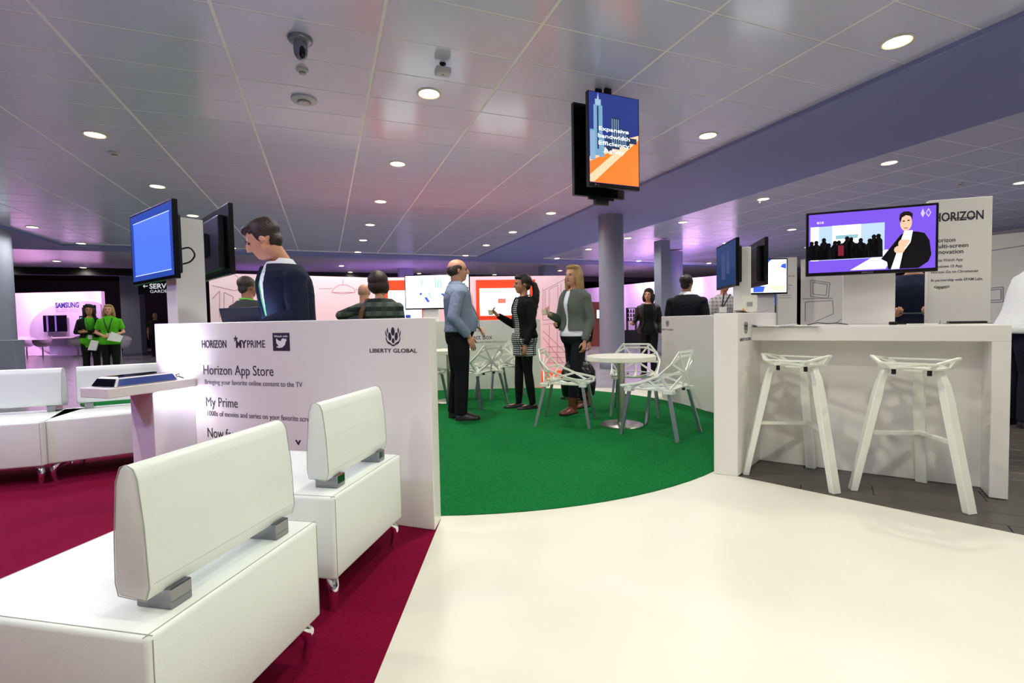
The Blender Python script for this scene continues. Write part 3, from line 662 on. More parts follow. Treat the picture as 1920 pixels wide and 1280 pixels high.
specs = [((3.02, 3.90), (-.45, .89), 'white wire chair nearest the camera at the near round table, its back to the bar'),
         ((3.42, 4.86), (-.62, -.78), 'white wire chair behind the near round table in front of the right wall panel'),
         ((1.90, 6.28), (-.5, .87), 'white wire chair beside the bald man at the far round table'),
         ((2.42, 6.92), (-.98, -.15), 'white wire chair in front of the connect box text'),
         ((1.16, 6.52), (.75, .66), 'white wire chair half hidden behind the bald man, left of the far table')]
for p, f, lb in specs:
    c = copy_tree(ch); put(c, p, f); c['label'] = lb

def table(label, c, r=.36, h=.735):
    t = thing('round_table', label, 'table', (c[0], c[1], .005), local=True)
    MB().lathe([(r-.004, h-.05), (r, h-.046), (r, h-.004), (r-.004, h)], 64).build('table_top', M('white_table_top', 'f0eedd', .3), t, smooth=40)
    MB().lathe([(.04, .012), (.04, h-.05)], 28).build('stem', m_steel, t, smooth=40)
    MB().lathe([(.225, 0), (.225, .006), (.215, .012), (.06, .018), (.042, .03)], 56).build('base', m_steel, t, smooth=30)
table('round white table on a steel foot, nearest on the green carpet', TB1)
table('round white table behind the bald man at the far edge of the carpet', (1.62, 6.72), .36)

# ---- bar stools: three legs, faceted seat
def make_stool(label):
    t = thing('bar_stool', label, 'stool', (0, 0, 0), 0, 'white faceted bar stools', local=True)
    R_ = .318; zs = .815
    ang = [math.radians(a) for a in (210, 330, 90)]      # two in front (towards -y), one at the back
    nodes = {}
    # seat shell: inner plate ring and turned-up outer rim
    inner = [(-.10, -.13), (.10, -.13), (.17, .0), (.10, .13), (-.10, .13), (-.17, .0)]
    outer = [(-.13, -.20, .015), (.13, -.19, .015), (.21, -.03, .045), (.16, .16, .02), (-.16, .16, .02), (-.21, -.03, .045)]
    I = [(x, y, zs-.02) for x, y in inner]; O = [(x, y, zs+dz) for x, y, dz in outer]
    mb = MB()
    for k in range(6):
        mb.bar(I[k], I[(k+1) % 6], .028, .010); mb.bar(O[k], O[(k+1) % 6], .020, .010); mb.bar(I[k], O[k], .026, .010)
        if k % 2 == 0: mb.bar(I[k], O[(k+1) % 6], .016, .009)
    for a, b in ((0, 3), (1, 4), (2, 5)): mb.bar(I[a], I[b], .026, .010)
    mb.build('seat', m_chair, t)
    plate = MB().prism([(x*.55, y*.55) for x, y in inner], zs-.04, zs-.022).build('seat_plate', m_chair, t)
    tops = []
    for k, a in enumerate(ang):
        top = Vector((.145*math.cos(a), .145*math.sin(a), zs-.03)); knee = Vector((.175*math.cos(a), .175*math.sin(a), zs-.11)); foot = Vector((R_*math.cos(a), R_*math.sin(a), 0))
        mb = MB(); tang = Vector((-math.sin(a), math.cos(a), 0)); rad = Vector((math.cos(a), math.sin(a), 0))
        rs = []
        for p, w_, h_ in ((top, .040, .034), (knee, .052, .040), (knee+(foot-knee)*.12, .058, .046), (foot, .060, .038)):
            rs.append([p+tang*w_/2+rad*h_/2, p-tang*w_/2+rad*h_/2, p-tang*w_/2-rad*h_/2, p+tang*w_/2-rad*h_/2])
        mb.rings(rs).build('leg', m_chair, t, bevel=(.003, 1)); tops.append((knee, foot))
    hub = None; pts = []
    for kk, (kn, ft) in enumerate(tops):
        f = ((.345 if kk == 2 else .375)-ft.z)/(kn.z-ft.z); pts.append(ft+(kn-ft)*f)
    mb = MB(); mb.bar(pts[0], pts[2], .034, .020); mb.bar(pts[2], pts[1], .034, .020); mb.build('footrest', m_chair, t)
    for sx in (-1, 1): MB().lathe([(.012, zs-.062), (.012, zs-.03)], 10, (sx*.085, -.09, 0)).build('buffer', m_blackm, t)
    return t
st = make_stool('white faceted bar stool nearer the corner block')
fs = nB*-1.0
fs2 = Matrix.Rotation(math.radians(-15), 3, 'Z') @ (-fs)
put(st, (3.024, 2.423, -.003), fs2)
s2 = copy_tree(st); put(s2, (3.386, 1.908, -.003), fs2); s2['label'] = 'white faceted bar stool nearer the right end of the bar'
# ================================================================== PEOPLE
m_skin = M('skin_fair', 'd9a184', .5, noise=(30, 'd2977a')); m_skin2 = M('skin_tan', 'b27d5f', .5); m_skin3 = M('skin_deep', '4a2c22', .5)
m_eye = M('eye_dark', '1c1412', .2); m_lip = M('lip', 'a8584e', .45)
def clo(name, c, r=.85, b=(26, .35, .02)): return M(name, c, r, spec=.25, bump=b)
def hairm(name, c, c2=None): return M(name, c, .45, noise=(22, c2 or c, (7, 7, 1)), bump=(90, .6, .01))
ZT = [.455, .48, .51, .54, .57, .60, .63, .66, .69, .72, .75, .775, .80, .82, .836]
WM = [.070, .090, .098, .098, .094, .089, .088, .091, .096, .102, .106, .107, .101, .078, .052]
DM = [.055, .068, .074, .075, .070, .066, .066, .068, .070, .072, .072, .069, .060, .050, .046]
WF = [.070, .094, .104, .103, .094, .080, .074, .077, .083, .088, .091, .092, .086, .064, .042]
DF = [.055, .070, .078, .077, .068, .058, .056, .060, .068, .074, .072, .064, .054, .046, .040]
def person(label, H, loc, face, sex='m', skin=None, vox=.011, lean=0.0, head=(0, 0, 0), arms=None, feet=None, hair=None, hairmat=None, top=None, inner=None, bottom=None, shoes=None, skirt=None,
           belly=0.0, lanyard=None, wide=1.0, collar=None, belt=None, stubble=None):
    t = thing('person', label, 'person', loc, math.atan2(face[0], -face[1]), local=True); skin = skin or m_skin
    Wt, Dt = (WM, DM) if sex == 'm' else (WF, DF)
    def ly(z): return -math.tan(lean)*max(0, z-.53)
    def tw(z, k=1.0): return np.interp(z, ZT, Wt)*k*wide
    def td(z, k=1.0):
        b = belly*math.exp(-((z-.61)/.07)**2); return np.interp(z, ZT, Dt)*k+b*.5, -b*.5
    def ring(z, k, add=0.0, n=28, g=0.0):
        a = tw(z, k)+add; dd, oy = td(z, k); dd += add
        pts = []
        for i in range(n):
            th = (-math.pi/2+g) + (math.tau-2*g)*(i/(n if g == 0 else n-1))
            cx, sy_ = math.cos(th), math.sin(th)
            pts.append((a*math.copysign(abs(cx)**.85, cx)*H, (ly(z)+oy+dd*math.copysign(abs(sy_)**.9, sy_))*H, z*H))
        return pts
    sh = .112*wide if sex == 'm' else .098*wide
    SHz = .782
    A_ = arms or {}
    def arm(side):
        sg = 1 if side == 'L' else -1
        s = Vector((sg*sh, ly(SHz)+.004, SHz)); e, w_ = A_.get(side, ((sg*(sh+.028), .012+ly(.62), .62), (sg*(sh+.03), -.03+ly(.48), .475)))[:2]
        fd = A_[side][2] if side in A_ and len(A_[side]) > 2 else None
        return s, Vector(e), Vector(w_), fd
    FT = feet or [(.055, .0, .12), (-.055, .0, -.12)]
    LG = []
    for sg, (fx, fy, ty) in zip((1, -1), FT):
        hip = Vector((sg*.05, 0, .50)); ank = Vector((fx, fy+.012, .045)); kn = (hip+ank)/2+Vector((0, -.012, .012)); LG.append((hip, kn, ank, ty))
    # ---- body
    mb = MB(); mb.rings([ring(z, .86) for z in ZT[1:]])
    hc = Vector((0, ly(.93)-.012-head[3] if len(head) > 3 else ly(.93)-.012, .925)); hh = .141*H
    Rh = Matrix.Rotation(head[0], 3, 'Z') @ Matrix.Rotation(head[1], 3, 'X') @ Matrix.Rotation(head[2], 3, 'Y')
    def hp(x, y, z): return hc*H + Rh @ Vector((x*hh, y*hh, z*hh))
    nr = .036 if sex == 'm' else .029
    mb.tube([Vector((0, ly(.80)+.006, .80))*H, Vector((0, ly(.85)+.002, .85))*H, hp(0, .10, -.18)], [nr*1.15*H, nr*H, nr*H], 14)
    def hel(m_, c, r): m_.ell(hp(*c), (r[0]*hh, r[1]*hh, r[2]*hh), Rh)
    for c, r in [((0, .07, .12), (.335, .425, .375)), ((0, -.07, -.10), (.27, .30, .36)), ((0, -.15, -.33), (.175, .19, .155)), ((0, -.29, .10), (.21, .085, .055)), ((0, -.395, -.05), (.045, .085, .12)), ((0, -.44, -.115), (.058, .06, .045)),
                 ((.14, -.22, -.10), (.10, .11, .10)), ((-.14, -.22, -.10), (.10, .11, .10)), ((.335, .03, -.02), (.035, .075, .115)), ((-.335, .03, -.02), (.035, .075, .115)), ((0, -.30, -.24), (.11, .06, .06))]: hel(mb, c, r)
    hands = []
    for side in 'LR':
        s, e, w_, fd = arm(side); k = 1.0 if sex == 'm' else .82
        mb.tube([s*H, (s*.5+e*.5)*H, e*H], [.030*k*H, .027*k*H, .023*k*H], 12); mb.ell(e*H, (.024*k*H,)*3); mb.ell(s*H, (.033*k*H,)*3)
        mb.tube([e*H, (e*.65+w_*.35)*H, w_*H], [.023*k*H, .024*k*H, .0155*k*H], 12)
        d_ = Vector(fd[0]).normalized() if fd else (w_-e).normalized(); pn = Vector(fd[1]) if fd else Vector((-1 if side == 'L' else 1, 0, 0))
        pn = (pn-d_*pn.dot(d_)).normalized(); ac = d_.cross(pn).normalized(); curl = fd[2] if fd and len(fd) > 2 else .35
        Rm = Matrix((ac, d_, pn)).transposed(); hl = .105*H*(1 if sex == 'm' else .92)
        mb.ell(w_*H+d_*hl*.28, (hl*.20, hl*.34, hl*.085), Rm); hands.append((w_*H, d_, pn, ac, hl, curl, side))
    for hip, kn, ank, ty in LG:
        mb.tube([hip*H, (hip*.6+kn*.4)*H, kn*H], [.052*H, .046*H, .031*H], 14); mb.ell(kn*H, (.031*H,)*3); mb.tube([kn*H, (kn*.65+ank*.35)*H, ank*H], [.030*H, .033*H, .020*H], 14)
        mb.ell(ank*H+Vector((math.sin(ty)*-.04, -math.cos(ty)*.035, -.028))*H, (.020*H, .052*H, .014*H), Matrix.Rotation(ty, 3, 'Z'))
    me = rem(mb, vox, 2)
    fb = MB()                                   # fingers, rooted inside the palm
    for wp, d_, pn, ac, hl, curl, side in hands:
        th_s = 1 if side == 'L' else -1
        # thumb side: the side pointing forward / inward
        tsg = 1 if ac.dot(Vector((0, -1, 0)))+ac.z*.3 > 0 else -1
        for k, (off, ln) in enumerate([(.125, .40), (.042, .45), (-.042, .42), (-.120, .33)]):
            p0 = wp+d_*hl*.48+ac*tsg*off*hl; dd = d_.copy(); pts = [p0]
            for q in range(3):
                cc = curl*(.6+.5*q); v = dd*math.cos(cc)+pn*math.sin(cc); pts.append(pts[-1]+v*hl*ln/3)
                dd = v
                # rotate the local palm direction with the finger
            fb.tube(pts, [hl*.048, hl*.046, hl*.042, hl*.034], 7)
        p0 = wp+d_*hl*.16+ac*tsg*hl*.14; v = (d_*.62+ac*tsg*.62+pn*.45).normalized(); v2 = (d_*.9+ac*tsg*.15+pn*.5).normalized()
        fb.tube([p0, p0+v*hl*.17, p0+v*hl*.17+v2*hl*.16, p0+v*hl*.17+v2*hl*.27], [hl*.062, hl*.055, hl*.05, hl*.036], 7)
    bm = bmesh.new(); bm.from_mesh(me); fm = fb.mesh('f'); bm.from_mesh(fm); bm.to_mesh(me); bm.free(); bpy.data.meshes.remove(fm)
    for p in me.polygons: p.use_smooth = True
    me.name = 'body'; body = link('body', me, skin, t)
    fe = MB()
    for sg in (1, -1): hel(fe, (sg*.125, -.325, .025), (.048, .035, .022))
    fe.build('eyes', m_eye, body, smooth=60)
    if hairmat:
        fe = MB()
        for sg in (1, -1): hel(fe, (sg*.13, -.365, .105), (.075, .018, .016))
        fe.build('eyebrows', hairmat, body, smooth=60)
    fe = MB(); hel(fe, (0, -.352, -.245), (.088, .022, .022)); fe.build('lips', m_lip, body, smooth=60)
    # ---- hair
    if hair:
        hb = MB()
        if hair != 'bald':
            hel(hb, (0, .135, .20), (.372, .435, .355)); hel(hb, (0, .27, -.08), (.28, .22, .27))
            for sg in (1, -1): hel(hb, (sg*.30, .02, .10), (.065, .13, .20))
        if hair == 'bald':
            hel(hb, (0, .235, -.02), (.36, .30, .27))
            for sg in (1, -1): hel(hb, (sg*.302, .08, .09), (.058, .22, .15)); hel(hb, (sg*.30, .16, .0), (.07, .16, .2))
        if hair == 'swept':
            hel(hb, (0, -.10, .40), (.28, .28, .13)); hel(hb, (0, -.26, .36), (.2, .12, .085)); hel(hb, (0, .1, .46), (.27, .34, .10))
        if hair == 'bob':
            hel(hb, (0, .14, .16), (.43, .46, .42)); hel(hb, (0, .17, -.10), (.435, .41, .36))
            for sg in (1, -1): hel(hb, (sg*.34, .02, -.14), (.09, .22, .30))
        if hair in ('long', 'curly', 'shoulder'):
            ln = {'long': 1.75, 'curly': 1.15, 'shoulder': .72}[hair]; wd = {'long': .30, 'curly': .44, 'shoulder': .40}[hair]
            down = Vector((0, 0, -1))
            p0 = hp(0, .28, .05); pts = []; n_ = 6
            for q in range(n_+1):
                f = q/n_; pts.append(p0 + Vector((0, (.10*f+.05*math.sin(f*3))*hh, -ln*f*hh)))
            for sx in (-1, 0, 1):
                hb.tube([p+Vector((sx*wd*.55*hh, -abs(sx)*.05*hh, 0)) for p in pts], [wd*.62*hh*(1-.55*(q/n_)**2) for q in range(n_+1)], 10)
            for sg in (1, -1):
                a0 = hp(sg*.33, .0, .12); hb.tube([a0, hp(sg*.37, .0, -.2), hp(sg*.37, .02, -.2)+down*.30*hh*ln, hp(sg*.33, .0, -.2)+down*.55*hh*ln], [.10*hh, .13*hh, .12*hh, .05*hh], 10)
            hel(hb, (0, .0, .40), (.33, .36, .15))
            for sg in (1, -1): hel(hb, (sg*.24, .10, -.02), (.18, .30, .42))
            rr = random.Random(11)
            for q in range(14):
                a = rr.uniform(0, math.pi); b0 = hp(.36*math.cos(a), .12+.34*math.sin(a), .1); w0 = rr.uniform(-.06, .06)
                hb.tube([b0, b0+Vector((w0, .03, -.3*ln))*hh, b0+Vector((-w0, .08, -.62*ln))*hh, b0+Vector((w0*.6, .10, -.9*ln))*hh], [.07*hh, .085*hh, .07*hh, .02*hh], 7)
            if hair == 'shoulder': hel(hb, (0, .12, .22), (.40, .45, .38))
            if hair == 'curly':
                hel(hb, (0, .22, -.25), (.42, .30, .60)); hel(hb, (0, .12, .26), (.42, .44, .34))
                rr = random.Random(5)
                for q in range(60):
                    a = rr.uniform(0, math.tau); zz = rr.uniform(-.9, .5)
                    if math.sin(a) < -.45 and zz < .3: continue
                    hel(hb, (.43*math.cos(a), .12+.42*math.sin(a), zz), (.10, .10, .10))
        if hair == 'ponytail':
            hel(hb, (0, -.02, .36), (.32, .36, .18)); hel(hb, (0, .50, .12), (.10, .12, .11))
            p0 = hp(0, .52, .10); down = Vector((0, 0, -1))
            pts = [p0, p0+Vector((0, .18, -.12))*hh, p0+Vector((0, .27, -.5))*hh, p0+Vector((0, .25, -1.0))*hh, p0+Vector((0, .22, -1.45))*hh]
            hb.tube(pts, [.10*hh, .16*hh, .20*hh, .19*hh, .06*hh], 12)
            rr = random.Random(2)
            for q in range(26):
                f = rr.random(); base = p0+Vector((rr.uniform(-.17, .17), .22+rr.uniform(-.15, .15), -.3-1.1*f))*hh; hb.ell(base, (.06*hh, .06*hh, .10*hh))
        hm = rem(hb, vox*.9, 1); hm.name = 'hair'; link('hair', hm, hairmat, t)
    # ---- clothing
    def garment(nm, mat, hem, neck, inf, sleeve, gap=None, arm_k=1.3, hem_add=0.0, tck=.012):
        g = MB(); zs = [z for z in np.linspace(hem, neck, 14)]
        if gap is None:
            rs = [ring(z, 1.0, inf+hem_add*max(0, 1-(z-hem)/.06)) for z in zs]; g.rings(rs)
        else:
            n = 30; out = []; inn = []
            for z in zs:
                gg = np.interp(z, [hem, .60, neck], gap)
                out.append(ring(z, 1.0, inf, n, gg)); inn.append(ring(z, 1.0, inf-tck, n, gg))
            base = len(g.v); m_ = len(zs)
            for r in out: g.v += r
            for r in inn: g.v += r
            I = lambda k, i, j: base+k*m_*n+i*n+j
            for i in range(m_-1):
                for j in range(n-1):
                    g.f.append((I(0, i, j), I(0, i, j+1), I(0, i+1, j+1), I(0, i+1, j))); g.f.append((I(1, i, j), I(1, i+1, j), I(1, i+1, j+1), I(1, i, j+1)))
                g.f.append((I(0, i, 0), I(0, i+1, 0), I(1, i+1, 0), I(1, i, 0))); g.f.append((I(0, i, n-1), I(1, i, n-1), I(1, i+1, n-1), I(0, i+1, n-1)))
            for j in range(n-1):
                g.f.append((I(0, 0, j), I(1, 0, j), I(1, 0, j+1), I(0, 0, j+1))); g.f.append((I(0, m_-1, j), I(0, m_-1, j+1), I(1, m_-1, j+1), I(1, m_-1, j)))
        for side in 'LR':
            s, e, w_, fd = arm(side); k = (1.0 if sex == 'm' else .84)*arm_k
            if sleeve <= 0: continue
            up = s+Vector((0, 0, -.006)); k2 = 1+(k-1)*.55; f = min(1, sleeve); e1 = s+(e-s)*f
            g.ell(up*H, (.036*k2*H, .038*k2*H, .033*k2*H)); g.tube([(s+(e-s)*.02)*H, (s*.5+e1*.5)*H, e1*H], [.033*k2*H, .030*k*H, (.026 if f == 1 else .029)*k*H], 14)
            g.tube([Vector((0, ly(.775), .785))*H, (s+Vector((0, 0, -.012)))*H], [.036*k2*H, .030*k2*H], 14)
            if sleeve > 1:
                f2 = sleeve-1; w1 = e+(w_-e)*f2; g.ell(e*H, (.0265*k*H,)*3); g.tube([e*H, (e*.6+w1*.4)*H, w1*H], [.026*k*H, .0255*k*H, .0205*k*H], 14)
        gm = rem(g, vox*.9, 3); gm.name = nm; return link(nm, gm, mat, t)
    if inner: garment('shirt', inner[0], inner[1], .822, inner[2], inner[3])
    if top: garment(top.get('name', 'jacket'), top['mat'], top['hem'], top.get('neck', .834), top.get('inf', .012), top.get('sleeve', 1.97), top.get('gap'), top.get('arm_k', 1.3), top.get('flare', 0))
    if collar:
        cg = MB(); n = 20; rs = []
        for z, r, oy in ((.822, .056, -.004), (.842, .046, -.004), (.858, .047, -.002), (.842, .057, -.002), (.818, .066, -.004)):
            rs.append([((r*1.05)*math.cos(i*math.tau/n)*H*(1 if sex == 'm' else .85), (ly(z)+oy+r*math.sin(i*math.tau/n))*H*1, (z-(.012 if math.sin(i*math.tau/n) < -.5 else 0))*H) for i in range(n)])
        cg.rings(rs, cap=False); cg.build('collar', collar, t, smooth=60)
    if bottom:
        g = MB(); hemz = bottom.get('hem', .035); k = bottom.get('k', 1.18)
        g.rings([ring(z, 1.0, bottom.get('inf', .007)) for z in np.linspace(.462, bottom.get('waist', .585), 8)])
        for hip, kn, ank, ty in LG:
            f = (kn.z-hemz)/(kn.z-ank.z) if hemz < kn.z else 0; a1 = kn+(ank-kn)*f
            g.tube([hip*H+Vector((0, 0, .01*H)), (hip*.6+kn*.4)*H, kn*H], [.056*k*H*.95, .050*k*H, .037*k*H], 16); g.ell(kn*H, (.0375*k*H,)*3)
            g.tube([kn*H, (kn*.6+a1*.4)*H, a1*H], [.037*k*H, .037*k*H, bottom.get('ank', .030)*k*H], 16)
        gm = rem(g, vox, 3); gm.name = 'trousers'; link(bottom.get('name', 'trousers'), gm, bottom['mat'], t)
    if skirt:
        g = MB(); g.rings([ring(z, 1.0, skirt['inf']+skirt.get('flare', 0)*(skirt['z1']-z)) if z > .462 else [(x*skirt.get('k', 1.0), y, z*H) for x, y, _ in ring(.47, 1.0, skirt['inf']+skirt.get('flare', 0)*(skirt['z1']-z))] for z in np.linspace(skirt['z0'], skirt['z1'], 14)])
        gm = rem(g, vox, 3); gm.name = 'skirt'; link('skirt', gm, skirt['mat'], t)
    if belt:
        g = MB(); g.rings([ring(z, 1.0, .0125) for z in (.572, .590)]); g.build('belt', belt, t, smooth=60)
    if lanyard:
        pts = []
        for q in range(13):
            f = q/12; th = math.pi*(f*2-1)
            # loop: from the badge up one side, round the neck, down the other side
        zb = lanyard.get('z', .60); off = lanyard.get('off', .0)
        def surf(x, z):
            dd, oy = td(z); dd += lanyard.get('inf', .016); a = tw(z)+.02; return Vector((x, ly(z)+oy-dd*max(0, 1-(abs(x)/a)**2)**.5, z))
        Lp = [surf(off, zb)] + [surf(off+(.045-off)*f if off < .045 else .045, zb+(.815-zb)*f) for f in (.25, .5, .75, 1.0)] + [Vector((.05, ly(.835)+.0, .836)), Vector((.03, ly(.84)+.045, .845)), Vector((-.03, ly(.84)+.045, .845)), Vector((-.05, ly(.835)+.0, .836))] + [surf(-.045*f+off*(1-f), zb+(.815-zb)*f) for f in (1.0, .75, .5, .25)] + [surf(off, zb)]
        g = MB()
        for a, b in zip(Lp[:-1], Lp[1:]): g.bar(a*H, b*H, .016, .003, (0, 1, .3))
        ln_ = g.build('lanyard', lanyard['mat'], t)
        c = surf(off, zb)*H; g = MB().box(c.x-.035, c.x+.035, c.y-.006, c.y-.001, c.z-.10, c.z-.005); g.build('badge', lanyard.get('badge', M('badge_card', 'e9e9ee', .4)), ln_)
    if shoes:
        for (fx, fy, ty), (hip, kn, ank, _) in zip(FT, LG):
            R2 = Matrix.Rotation(ty, 3, 'Z'); L_ = .152*H; prof = [(0.0, .016, .040), (.06, .026, .052), (.25, .030, .058), (.45, .031, .048), (.66, .036, .036), (.85, .032, .028), (.96, .020, .022), (1.0, .010, .016)]
            if shoes.get('flat'): prof = [(a, b*.92, c*.66) for a, b, c in prof]
            rs = []
            for tt, hw, hz in prof:
                y = (.045-tt*.152)*H; r_ = []
                for q in range(14):
                    a = q*math.tau/14; cz = math.sin(a); r_.append(Vector((hw*H*math.cos(a), y, max(.010*H if cz < 0 else 0, .010*H)+ (hz*H-.010*H)*max(0, cz))))
                rs.append([R2 @ p+Vector((fx*H, fy*H, 0)) for p in r_])
            s_o = MB().rings(rs); 
            if shoes.get('boot'): s_o.tube([ank*H+Vector((0, 0, -.02*H)), ank*H+Vector((0, 0, .03*H)), (ank*.76+kn*.24)*H], [.030*H, .029*H, .036*H], 16)
            so = s_o.build('shoe', shoes['mat'], t, smooth=50)
            rs = []
            for z in (0, .0105*H):
                rs.append([R2 @ Vector((sx*hw*H*1.04, (.045-tt*.152)*H, z))+Vector((fx*H, fy*H, 0)) for sx, seq in ((1, prof), (-1, prof[::-1])) for tt, hw, hz in seq])
            MB().rings(rs).build('sole', shoes.get('sole', M('shoe_sole', '14100e', .7)), so)
    return t, (lambda v: Matrix.Rotation(math.atan2(face[0], -face[1]), 3, 'Z') @ (Vector(v)*H) + Vector(loc))
def g0(x, d, z=0.0):
    p = atd(x, 600, d); p.z = z; return p
hm_dark, hm_brown, hm_blonde, hm_black, hm_grey = hairm('hair_dark', '1d1512'), hairm('hair_brown', '36221a', '241610'), hairm('hair_blonde', 'b8945c', '8a6a3e'), hairm('hair_black', '0f0b0a'), hairm('hair_greying', '40382f')
c_navy = clo('navy_wool', '141b33'); c_black = clo('black_knit', '0d0d10'); c_jean = clo('dark_denim', '14161f'); c_green = clo('lime_cotton', '4fb31e'); c_tights = clo('black_tights', '0b0b0d', .6)
c_white = clo('white_cotton', 'eef0f4'); s_brown = M('brown_leather', '6a331f', .4); s_dark = M('dark_brown_leather', '1d1210', .4); s_black = M('black_leather', '0c0b0c', .35)
lan_black = M('lanyard_black', '121218', .6); lan_green = M('lanyard_green', '1f9a4e', .6); lan_lime = M('lanyard_lime', '5ee02c', .6)

# bald man in the blue shirt
_, pb = person('balding man in a blue-grey shirt and dark trousers standing in profile, hand in pocket', 1.85, (1.43, 5.47, .005), (.96, -.14), 'm', m_skin, vox=.009, hair='bald', hairmat=hm_brown,
    arms={'R': ((-.150, .045, .63), (-.118, -.055, .515), ((.1, -.35, -1), (1, 0, 0), .3)), 'L': ((.150, -.0, .635), (.06, -.125, .575), ((-.7, -.5, -.3), (-.3, .3, -1), .5))},
    feet=[(.048, .02, .10), (-.05, -.012, -.06)], top=dict(name='shirt', mat=clo('bluegrey_shirt', '8390a8', .8, (16, .6, .03)), hem=.545, inf=.014, sleeve=1.9, arm_k=1.35), collar=clo('bluegrey_shirt', '8390a8'),
    bottom=dict(mat=clo('dark_trousers', '0f1016'), k=1.2, ank=.033), belly=.05, shoes=dict(mat=s_dark), belt=s_dark, lanyard=dict(mat=lan_black, z=.62, inf=.02))
# woman in the patterned dress
ptn = plaid('houndstooth_weave', '23252b', 'e4e6e8', '1c1e24', .03, .026, .8)
_, pw = person('woman with ponytail, black cardigan and patterned dress, holding a cup', 1.715, (2.38, 5.77, .005), (-.97, .10), 'f', m_skin2, vox=.009, hair='ponytail', hairmat=hm_black, head=(0, .03, 0),
    arms={'L': ((.128, .03, .615), (.122, -.03, .475), ((0, -.12, -1), (-1, 0, 0), .4)), 'R': ((-.115, -.05, .625), (-.05, -.19, .70), ((.25, -.6, .5), (.6, .3, .4), .75))},
    feet=[(.045, .03, .05), (-.045, -.05, -.05)], inner=(ptn, .50, .008, 0), skirt=dict(mat=ptn, inf=.014, z0=.395, z1=.60, flare=.03), top=dict(name='cardigan', mat=c_black, hem=.53, inf=.022, sleeve=1.95, gap=(.9, .75, .55), arm_k=1.3),
    bottom=dict(name='tights', mat=c_tights, k=.92, inf=.0, ank=.026, waist=.56), shoes=dict(mat=s_black, flat=True), lanyard=dict(mat=lan_black, z=.60, inf=.022))
# blonde woman
_, pl_ = person('blonde long haired woman in grey jacket and brown boots holding a cup', 1.79, (2.86, 5.30, .005), (-.95, -.30), 'f', m_skin, vox=.009, hair='long', hairmat=hm_blonde, head=(.05, .0, .04),
    arms={'L': ((.125, .025, .625), (.12, -.035, .485), ((0, -.1, -1), (-1, 0, 0), .5)), 'R': ((-.12, -.03, .63), (-.075, -.165, .665), ((.2, -.7, .3), (.6, .3, .4), .75))},
    feet=[(.055, -.10, .05), (-.055, .14, -.05)], inner=(c_white, .515, .010, 0), top=dict(mat=clo('grey_tweed', '5f6560'), hem=.555, inf=.024, sleeve=1.97, gap=(.16, .06, .22), arm_k=1.34, flare=.012),
    bottom=dict(mat=c_jean, k=1.0, ank=.028), shoes=dict(mat=s_brown, boot=True))
# dark woman behind her
_, pk = person('person in a black jacket mostly hidden behind the blonde woman', 1.66, g0(1078, 6.9, -.0), (-.9, -.35), 'f', m_skin, hair='shoulder', hairmat=hm_dark,
    arms={'R': ((-.12, -.02, .63), (-.07, -.16, .63), ((.3, -.7, .1), (.5, .3, .3), .6)), 'L': ((.15, .02, .64), (.16, -.01, .49), ((0, 0, -1), (-1, 0, 0), .7))}, top=dict(mat=c_black, hem=.5, inf=.022), bottom=dict(mat=c_jean, k=1.0), shoes=dict(mat=s_black))
# woman in black on the right
_, pr_ = person('smiling woman in black jacket with shoulder length dark hair, behind the right wall panel', 1.74, g0(1216, 9.75, -.014), (-.62, -.80), 'f', m_skin, vox=.011, hair='shoulder', hairmat=hm_dark, head=(-.25, .02, .05),
    arms={'R': ((-.15, -.01, .63), (-.17, -.15, .60), ((-.3, -.6, .1), (.7, .2, -.2), .5)), 'L': ((.135, .01, .62), (.14, -.03, .485))}, inner=(c_black, .50, .010, 0), top=dict(mat=s_black, hem=.49, inf=.024, gap=(.6, .45, .4)), bottom=dict(mat=c_tights, k=1.1), shoes=dict(mat=s_black))
# man in dark sweater from behind
person('dark haired man in a dark sweater seen from behind, over the right wall panel', 1.765, g0(1288, 7.05, -.014), (.72, .69), 'm', m_skin2, vox=.010, hair='short', hairmat=hm_black, head=(-.25, 0, 0), wide=1.08,
    top=dict(name='sweater', mat=clo('dark_sweater', '12131d'), hem=.48, inf=.018), collar=c_white, bottom=dict(mat=c_jean), shoes=dict(mat=s_black))
# man in navy blazer
_, pz = person('man in navy blazer and white shirt looking down behind the display wall', 1.885, g0(548, 3.60, -.014), (-.90, -.32), 'm', m_skin, vox=.008, lean=.11, hair='swept', hairmat=hm_brown, head=(-.42, .46, .0, .04),
    arms={'L': ((.150, -.02, .635), (.085, -.165, .595), ((-.4, -.8, -.25), (0, .2, -1), .5)), 'R': ((-.15, -.05, .64), (-.085, -.19, .60), ((.3, -.9, -.2), (0, .2, -1), .4))},
    inner=(c_white, .50, .010, 0), collar=clo('shirt_collar', 'e8ecf4'), top=dict(name='blazer', mat=c_navy, hem=.46, inf=.024, sleeve=1.9, gap=(.34, .16, .42), arm_k=1.35), bottom=dict(mat=c_navy), shoes=dict(mat=s_black), wide=1.14,
    lanyard=dict(mat=lan_green, z=.60, inf=.014, badge=M('badge_green', '2d6a4a', .4)))
# man with lime lanyard
person('man in a dark grey t-shirt with lime green lanyard strap behind the laptop', 1.715, g0(466, 5.8, .0), (.62, .78), 'm', m_skin2, hair='short', hairmat=hm_grey, head=(-.25, .05, 0), top=dict(name='t_shirt', mat=clo('charcoal_tee', '3f4241'), hem=.48, inf=.014, sleeve=.7), bottom=dict(mat=c_jean), shoes=dict(mat=s_black), lanyard=dict(mat=lan_lime, z=.6, inf=.018))
